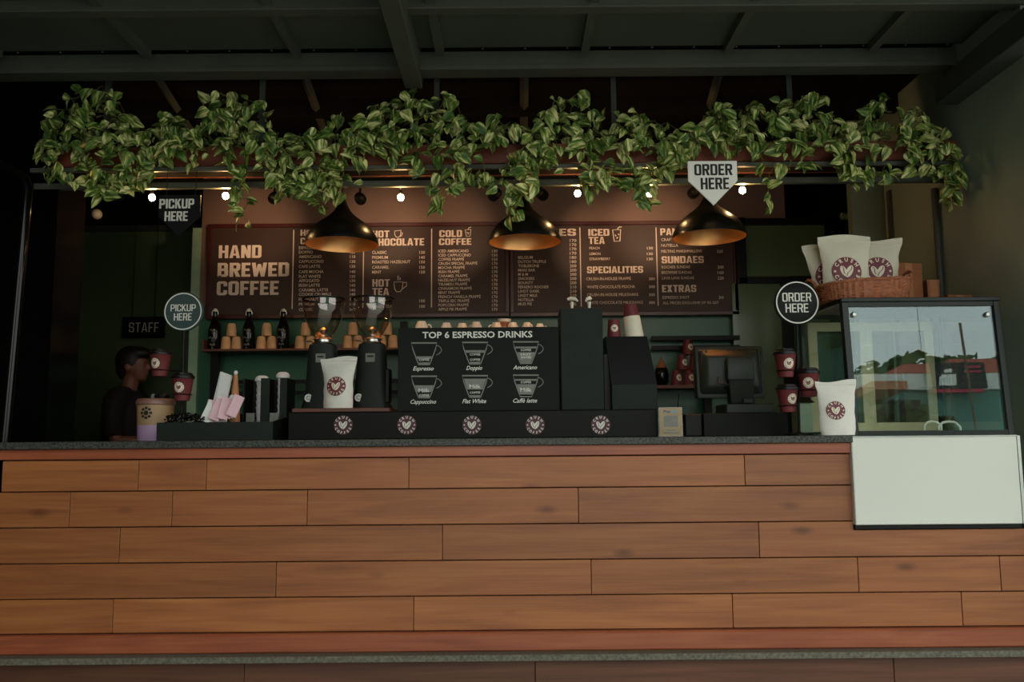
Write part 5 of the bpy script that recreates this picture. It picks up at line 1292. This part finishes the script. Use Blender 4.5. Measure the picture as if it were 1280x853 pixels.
# ================================================================== CONDIMENT TRAY AND DRINK
YTR = 3.36
a = P(195, 550, YTR); b = P(341, 527.5, YTR)
xm = (a.x+b.x)/2; W2 = (b.x-a.x)/2; hF = b.z - ZT
tr = thing('condiment_tray', 'black open condiment tray with a low front bin and raised rear', 'tray', (xm, YTR, ZT + .0005))
DT = .44; hB = hF + .045; DB = .10
th = .008; xl2 = PX(237, YTR + .1, 520) - xm
MB().box(-W2, W2, 0, th, 0, hF).build('front_wall', 'dark_green', tr, bevel=.001)
MB().box(xl2, W2, DT - th, DT, 0, hB).build('back_wall', 'black_paint', tr)
MB().box(-W2, xl2, DB - th, DB, 0, hF).build('bin_back_wall', 'black_paint', tr)
MB().box(-W2, -W2 + th, th + .0003, DB - th - .0003, 0, hF).build('bin_side_wall', 'black_paint', tr)
for x, y0_ in ((xl2, DB), (W2 - th, th)):
    MB().hexa([(x, y0_ + .0003, 0), (x+th, y0_ + .0003, 0), (x+th, DT - th - .0003, 0), (x, DT - th - .0003, 0)], [(x, y0_ + .0003, hF), (x+th, y0_ + .0003, hF), (x+th, DT - th - .0003, hB), (x, DT - th - .0003, hB)]).build('side_wall', 'black_paint', tr)
MB().box(-W2 + th, W2 - th, th, DB - th, .0, .006).box(xl2 + th, W2 - th, DB - th, DT - th, 0, .006).build('tray_floor', 'black_paint', tr)
for x in (-.078, .122): MB().box(x, x + .004, th, .22, .006, hF*.85).build('divider', 'black_metal', tr)
MB().box(xl2 + th, W2 - th, .22, .225, .006, hF).build('divider', 'black_metal', tr)
# rear organiser with cup stacks
YO = YTR + .28
def OX(px): return PX(px, YO, 490)
ohz = PZ(473, YO, 330)
og = thing('lid_organiser', 'black upright organiser holding white lids and cups behind the tray', 'organiser', (OX(331), YO, ZT + .007))
wO = (OX(359) - OX(304))/2; hO = ohz - ZT - .007
for x0_, x1_ in ((-wO, -wO + .006), (-.018, .02), (wO - .030, wO)):
    MB().box(x0_, x1_, 0, .008, .0005, hO).build('organiser_slat', 'panel_green', og)
MB().box(-wO, wO, .13, .138, 0, hO).build('organiser_back', 'black_metal', og)
for x in (-wO, -.002, wO - .006): MB().box(x, x + .006, .0085, .1295, 0, hO).build('organiser_wall', 'black_metal', og)
MB().box(-wO, wO, .0, .1295, -.0, .0004).build('organiser_floor', 'black_metal', og)
for x in (-wO*.62, wO*.45): MB().box(x - .018, x + .018, -.004, -.001, hO*.27, hO*.42).build('label_plate', 'grey_ink', og)
for px, yt, lab in ((321.5, 470, 'stack of white lids in the left slot of the black organiser'), (348, 465.5, 'stack of white paper cups in the right slot of the black organiser')):
    xx = OX(px); zt_ = PZ(yt, YO + .07, px); z0 = ZT + .0085; H = zt_ - z0
    t = thing('cup_stack', lab, 'cup stack', (xx, YO + .068, z0))
    n = 9; r = .024 if px < 330 else .023
    for i in range(n):
        za = H*.9*i/n
        MB().lathe([(r*.86, za), (r, za + H*.085), (r*1.03, za + H*.088), (r*1.03, za + H*.098), (r*.85, za + H*.1)], 20).build('stacked_cup', 'white_paper', t, smooth=True)
    MB().lathe([(r*1.0, H*.9), (r*1.28, H*.91), (r*1.28, H*.95), (r*1.0, H*.985), (r*.6, H)], 20).build('top_cup', 'white_paper', t, smooth=True)
# sugar sachets
rnd = random.Random(5)
for i in range(10):
    px = 256 + i*3.6; Y = YTR + .06 + .012*(i % 3); ztop = PZ(500 - 2.0*i*.3 + rnd.uniform(-2, 2), Y, px)
    o = MB().box(-.021, .021, -.002, .002, 0, .085).box(-.021, .021, -.0008, .0008, .085, .09).build('sugar_sachet', 'pink_paper' if i % 4 else 'white_paper', bevel=.0007)
    tag(o, ('pale pink' if i % 4 else 'white') + ' sugar sachet in the condiment tray, ' + ['first', 'second', 'third', 'fourth', 'fifth', 'sixth', 'seventh', 'eighth', 'ninth', 'tenth'][i] + ' from the left', 'sachet', 'sugar sachets in the tray')
    o.location = (PX(px, Y, 510), Y, ztop - .088); o.rotation_euler = (rnd.uniform(-.12, .05), .35 + rnd.uniform(-.1, .1), rnd.uniform(-.2, .5))
# napkin sleeve and kraft cone
Y = YTR + .17
m = MB(); a = P(267, 503, Y); xx = P(281, 485, Y).x
t = thing('napkin_sleeve', 'white folded napkin sleeve standing in the condiment tray', 'napkins', (xx, Y, ZT + .008))
pts = [(PX(267, Y, 500)-xx, PZ(505, Y, 270)-ZT), (PX(275, Y)-xx, PZ(467, Y, 275)-ZT), (PX(289, Y)-xx, PZ(472, Y, 289)-ZT), (PX(284, Y)-xx, PZ(500, Y, 284)-ZT), (PX(284, Y)-xx, .0), (PX(268, Y)-xx, .0)]
MB().prism(pts, -.012, .012).build('sleeve_body', 'white_paper', t, bevel=.003)
pf = [(p[0]*.8 + .002, p[1]) for p in pts[:4]]
MB().prism([(pts[1][0]+.004, pts[1][1]-.008), (pts[2][0]-.004, pts[2][1]-.006), (pts[3][0]-.004, pts[3][1]-.005), (pts[0][0]+.012, pts[0][1])], -.016, -.0125).build('sleeve_fold', 'white_paper', t, bevel=.001)
xx = PX(294, Y + .04, 490)
t = thing('stirrer_bag', 'brown kraft paper cone with a white tip beside the napkin sleeve', 'paper cone', (xx, Y + .04, ZT + .008))
hz = PZ(462, Y + .04, 294) - ZT - .008
MB().lathe([(.026, 0), (.02, hz*.5), (.011, hz*.85), (.008, hz*.92)], 14).build('cone_body', 'kraft_dark', t, smooth=True)
MB().ell((0, 0, hz*.95), (.009, .009, .010), 12, 8).build('cone_tip', 'white_paper', t, smooth=True)
# coffee beans in the tray: a heap nobody could count
m = MB(); rnd = random.Random(3)
for i in range(260):
    x = -W2 + .02 + rnd.random()*.15; y = .02 + rnd.random()*.06; z = hF*.85 + rnd.random()*.03 + .02*math.sin((x+W2)/.19*math.pi)
    m.ell((0, 0, 0), (.006, .0042, .0032), 6, 4, M=Matrix.Translation((x, y, z)) @ Matrix.Rotation(rnd.random()*6, 4, 'Z') @ Matrix.Rotation(rnd.random()*2, 4, 'X'))
m.box(-W2 + .012, -.07, .012, .088, .008, hF*.86)
o = m.build('coffee_beans', 'bottle_glass', smooth=True); o.location = (xm, YTR, ZT + .0005); tag(o, 'heap of dark coffee beans in the left of the tray', 'coffee beans'); o['kind'] = 'stuff'
# big two-tone drink cup behind the front bin
YV = 3.56; k = YV/F
dk = thing('iced_drink', 'large two-tone drink cup with brown lid at the left of the tray', 'drink cup', (PX(194, YV, 520), YV, ZT + .0005))
zt_ = lambda py: PZ(py, YV, 190) - ZT - .0005
def rr_(py): return (22 - 2.4*(py - 505)/43)*k
MB().lathe([(rr_(548) - .002, 0), (rr_(548), .003), (rr_(532), zt_(532))], 36).build('cup_base', 'lavender', dk, smooth=True)
MB().lathe([(rr_(532), zt_(532) + .0002), (rr_(505), zt_(505))], 36).build('cup_wall', 'drink_tan', dk, smooth=True)
MB().lathe([(22.4*k, zt_(507)), (23.2*k, zt_(506)), (23.2*k, zt_(502)), (21.5*k, zt_(499.5)), (20*k, zt_(499))], 36).build('cup_lid', 'lid_brown', dk, smooth=True)
MB().ell((-2*k, -.01, zt_(496)), (3*k, 3*k, 3.4*k), 12, 8).build('lid_knob', 'grey_ink', dk, smooth=True)
MB().lathe([(9*k, zt_(499)), (10*k, zt_(495)), (8*k, zt_(493))], 16, (8*k, .0, 0)).build('lid_opening', 'lid_black', dk, smooth=True)
f = cup_map(rr_(516), rr_(516), 1, zt_(517)); m = MB()
for i in range(8):
    a_ = 2*math.pi*i/8
    m.add([f(-2*k + 5.5*k*math.cos(a_) + 2*k*math.cos(b_), 6*k*math.sin(a_) + 1.7*k*math.sin(b_), .0025) for b_ in [2*math.pi*q/7 for q in range(7)]], [tuple(range(7))])
m.add([f(-2*k + 3*k*math.cos(b_), 3*k*math.sin(b_), .0025) for b_ in [2*math.pi*q/12 for q in range(12)]], [tuple(range(12))])
m.build('cup_print', 'black_ink', dk, flat=True)
# ================================================================== PERSON
YPp = 5.55
xp = PX(159, YPp, 520); hz = PZ(433, YPp, 170)
pe = thing('person', 'person in a black shirt with dark hair, seen in profile behind the counter', 'person', (xp, YPp, 0))
sc = hz/1.70
def V(x, y, z): return Vector((x*sc, y*sc, z*sc))
def limb(mb, pts, rs, seg=12): mb.tube([V(*p) for p in pts], [r*sc for r in rs], seg)
def remesh(o, vx, it=6):
    r = o.modifiers.new('r', 'REMESH'); r.mode = 'VOXEL'; r.voxel_size = vx; r.use_smooth_shade = True
    s2 = o.modifiers.new('s', 'SMOOTH'); s2.iterations = it; s2.factor = .5
    return o
b = MB()
hx = .03
def el(mb, c, r): mb.ell(tuple(V(*c)), tuple(x*sc for x in r), 20, 14)
el(b, (hx - .005, 0, 1.585), (.098, .076, .105))       # skull
el(b, (hx + .035, 0, 1.535), (.064, .060, .078))       # face
el(b, (hx + .055, 0, 1.482), (.038, .040, .026))       # chin and jaw
b.tube([V(hx + .088, 0, 1.585), V(hx + .112, 0, 1.548), V(hx + .096, 0, 1.538)], [.010*sc, .015*sc, .010*sc], 8)   # nose
el(b, (hx + .090, 0, 1.512), (.012, .022, .007)); el(b, (hx + .088, 0, 1.499), (.012, .020, .008))   # lips
el(b, (hx + .082, 0, 1.592), (.014, .045, .009))       # brow
for s_ in (-1, 1): el(b, (hx + .082, s_*.030, 1.575), (.010, .014, .009)); el(b, (hx - .012, s_*.077, 1.550), (.020, .010, .032))
limb(b, [(0.0, 0, 1.36), (.005, 0, 1.42), (hx - .005, 0, 1.50)], [.062, .054, .052])
limb(b, [(-.02, 0, .90), (-.015, 0, 1.05), (.0, 0, 1.22), (0, 0, 1.36)], [.125, .115, .135, .09], 16)
HPOS = ((.26, -.14, 1.075), (.30, .17, 1.02))
for s_, hp in zip((-1, 1), HPOS):
    limb(b, [(0, s_*.05, 1.345), (-.005, s_*.155, 1.335), (-.01, s_*.185, 1.30)], [.06, .055, .052])
    limb(b, [(-.01, s_*.185, 1.31), (.0, s_*.205, 1.18), (.03, s_*.21, 1.06)], [.050, .044, .037])
    limb(b, [(.03, s_*.21, 1.06), (.14, s_*.19, 1.06), (hp[0] - .03, hp[1], hp[2])], [.038, .034, .024])
    el(b, (hp[0] + .015, hp[1], hp[2]), (.048, .020, .034))
    for q, ln in enumerate((.062, .072, .068, .052)):
        zf = hp[2] + .024 - q*.017
        limb(b, [(hp[0] + .045, hp[1], zf), (hp[0] + .045 + ln*.55, hp[1] - s_*.004, zf - .006), (hp[0] + .045 + ln*.8, hp[1] - s_*.022, zf - .016)], [.0095, .009, .0075], 8)
    limb(b, [(hp[0] - .005, hp[1], hp[2] + .026), (hp[0] + .03, hp[1] - s_*.018, hp[2] + .046), (hp[0] + .055, hp[1] - s_*.026, hp[2] + .042)], [.012, .010, .008], 8)
    limb(b, [(-.02, s_*.085, .92), (.0, s_*.095, .70), (.005, s_*.095, .48)], [.092, .078, .058]); limb(b, [(.005, s_*.095, .48), (-.02, s_*.095, .28), (-.025, s_*.095, .08)], [.057, .052, .036])
    limb(b, [(-.06, s_*.095, .045), (.03, s_*.1, .045), (.15, s_*.105, .03)], [.042, .042, .030])
body = remesh(b.build('body', 'skin', pe), .0085*sc, 4)
b = MB()
limb(b, [(-.02, 0, .86), (-.015, 0, 1.05), (.0, 0, 1.22), (0, 0, 1.335), (.004, 0, 1.40)], [.150, .145, .165, .13, .075], 18)
for s_ in (-1, 1):
    limb(b, [(0, s_*.05, 1.345), (-.005, s_*.155, 1.335), (-.01, s_*.19, 1.30)], [.085, .08, .074]); limb(b, [(-.01, s_*.185, 1.31), (.0, s_*.205, 1.18), (.02, s_*.21, 1.09)], [.072, .066, .060])
remesh(b.build('shirt', 'shirt', pe), .012*sc, 6)
b = MB()
limb(b, [(-.02, 0, .80), (-.02, 0, .93)], [.135, .145], 16)
for s_ in (-1, 1): limb(b, [(-.02, s_*.085, .92), (.0, s_*.095, .70), (.005, s_*.095, .48), (-.02, s_*.095, .28), (-.025, s_*.095, .07)], [.11, .095, .078, .07, .062])
remesh(b.build('trousers', 'shirt', pe), .012*sc, 6)
b = MB()
el(b, (hx - .022, 0, 1.60), (.102, .088, .105)); el(b, (hx + .03, 0, 1.648), (.085, .075, .048)); el(b, (hx - .06, 0, 1.545), (.05, .075, .075))
remesh(b.build('hair', 'hair', pe), .010*sc, 4)
# low pale streaked strip beside the shelf (curtain edge)
a = P(243.5, 553, YW - .06); b_ = P(249.5, 441, YW - .06)
# ================================================================== STREET BEHIND THE CAMERA (seen in the display glass)
n_ = Vector((0, -(HT-H0), SL)).normalized()
g0 = Vector((0, YCF + .055, zd0))
def refl(px, py, Yt):
    d = ray(px, py); o = Vector((0, 0, ZC)); t_ = (g0 - o).dot(n_)/d.dot(n_); h = o + d*t_
    r = d - 2*d.dot(n_)*n_; k_ = (Yt - h.y)/r.y; return h + r*k_
def rbox(x0, x1, y0, y1, Y, d, name, m, parent=None, z0=None):
    a = refl(x0, y1, Y); b = refl(x1, y0, Y); lo, hi = min(a.x, b.x), max(a.x, b.x)
    return MB().box(lo, hi, Y - d, Y, a.z if z0 is None else z0, b.z).build(name, m, parent)
mat('street_white', L(240, 238, 228), .7); mat('street_red', L(190, 96, 80), .8); mat('street_teal', L(90, 140, 130), .6); mat('awning', L(214, 140, 104), .7)
mat('street_leaf', L(58, 88, 40), .8, var=.4, vs=6); mat('trunk', L(80, 62, 46), .9); mat('banner', L(34, 36, 38), .6); mat('banner_red', L(190, 50, 80), .6); mat('pole_brown', L(120, 96, 74), .7)
YO_ = -9.0
bl = thing('street_building', 'white and teal street building with red roof mirrored in the display glass', 'building', (refl(1170, 500, YO_).x, YO_, 0))
def part(x0, x1, y0, y1, Y, d, name, m, z0=None):
    o = rbox(x0, x1, y0, y1, Y, d, name, m, None, z0); o.location -= Vector(bl.location); o.parent = bl; return o
part(1040, 1300, 488, 560, YO_, 4, 'teal_wall', 'street_teal', z0=0)
part(1040, 1300, 466, 488, YO_ + .1, 4.2, 'white_band', 'street_white')
part(1190, 1300, 448, 466, YO_ - .3, 3, 'red_roof', 'street_red'); part(1130, 1168, 455, 466, YO_ - .3, 3, 'red_roof', 'street_red')
part(1092, 1134, 476, 487, YO_ + 1.0, .9, 'awning', 'awning')
part(1098, 1150, 500, 532, YO_ + .05, .04, 'window', 'black_gloss')
bn = rbox(1168, 1230, 453, 486, YO_ + .3, .05, 'street_banner', 'banner'); tag(bn, 'dark street banner with a van picture mirrored in the display glass', 'banner')
o_ = rbox(1168, 1230, 486, 491, YO_ + .31, .05, 'banner_strip', 'banner_red', bn)
m = MB()
def RB(px, py): p = refl(px, py, YO_ + .32); return (p.x, p.z)
for poly in ([(1174, 482), (1174, 472), (1178, 468), (1195, 468), (1196, 482)], [(1180, 466), (1180, 462), (1190, 461), (1190, 466)]):
    m.add([(RB(*p)[0], YO_ + .32, RB(*p)[1]) for p in poly], [tuple(range(len(poly)))])
m.build('van_picture', 'sign_white', bn)
m = MB()
for y0_, y1_ in ((457, 460), (463, 466)): m.add([(RB(x_, y_)[0], YO_ + .32, RB(x_, y_)[1]) for x_, y_ in ((1205, y0_), (1226, y0_), (1226, y1_), (1205, y1_))], [(0, 1, 2, 3)])
m.build('banner_print', 'banner_red', bn)
b_ = refl(1200, 404, YO_ + 3); a = b_
tag(MB().tube([(a.x, YO_ + 3, 0), (b_.x, YO_ + 3, b_.z)], .02, 8).build('utility_pole', 'pole_brown'), 'thin street pole mirrored in the display glass', 'pole')
def street_tree(px, py, Y, r, label, n=260):
    c = refl(px, py, Y); c.z -= r*.7; t = thing('street_tree', label, 'tree', (c.x, Y, 0)); rn = random.Random(int(px))
    MB().tube([(0, 0, 0), (.05, 0, c.z*.6), (0, 0, c.z)], [.14, .1, .05], 8).build('trunk', 'trunk', t)
    m = MB()
    for i in range(n):
        d = Vector((rn.gauss(0, 1), rn.gauss(0, 1), rn.gauss(0, .7))); d = d.normalized()*r*rn.random()**.4; d.z *= .7
        q = Matrix.Translation((d.x, d.y, c.z + d.z)) @ Matrix.Rotation(rn.random()*6, 4, 'Z') @ Matrix.Rotation(rn.random()*6, 4, 'X')
        s = r*.22; m.add([(-s, 0, 0), (0, -s*.6, .1*s), (s, 0, 0), (0, s*.6, .1*s)], [(0, 1, 2, 3)], q)
    f_ = m.build('foliage', 'street_leaf', t); f_['kind'] = 'stuff'
for i, (px, py, r) in enumerate(((1100, 448, .8), (1152, 439, 1.1), (1184, 446, .9), (1222, 446, .9))):
    street_tree(px, py, YO_ - 24 - 5*i, r*(1.9 + .3*i), ['leftmost', 'second', 'third', 'rightmost'][i] + ' leafy street tree mirrored in the display glass')
street_tree(1122, 496, YO_ + 1.6, .8, 'low palm-like bush mirrored low in the display glass', 180)
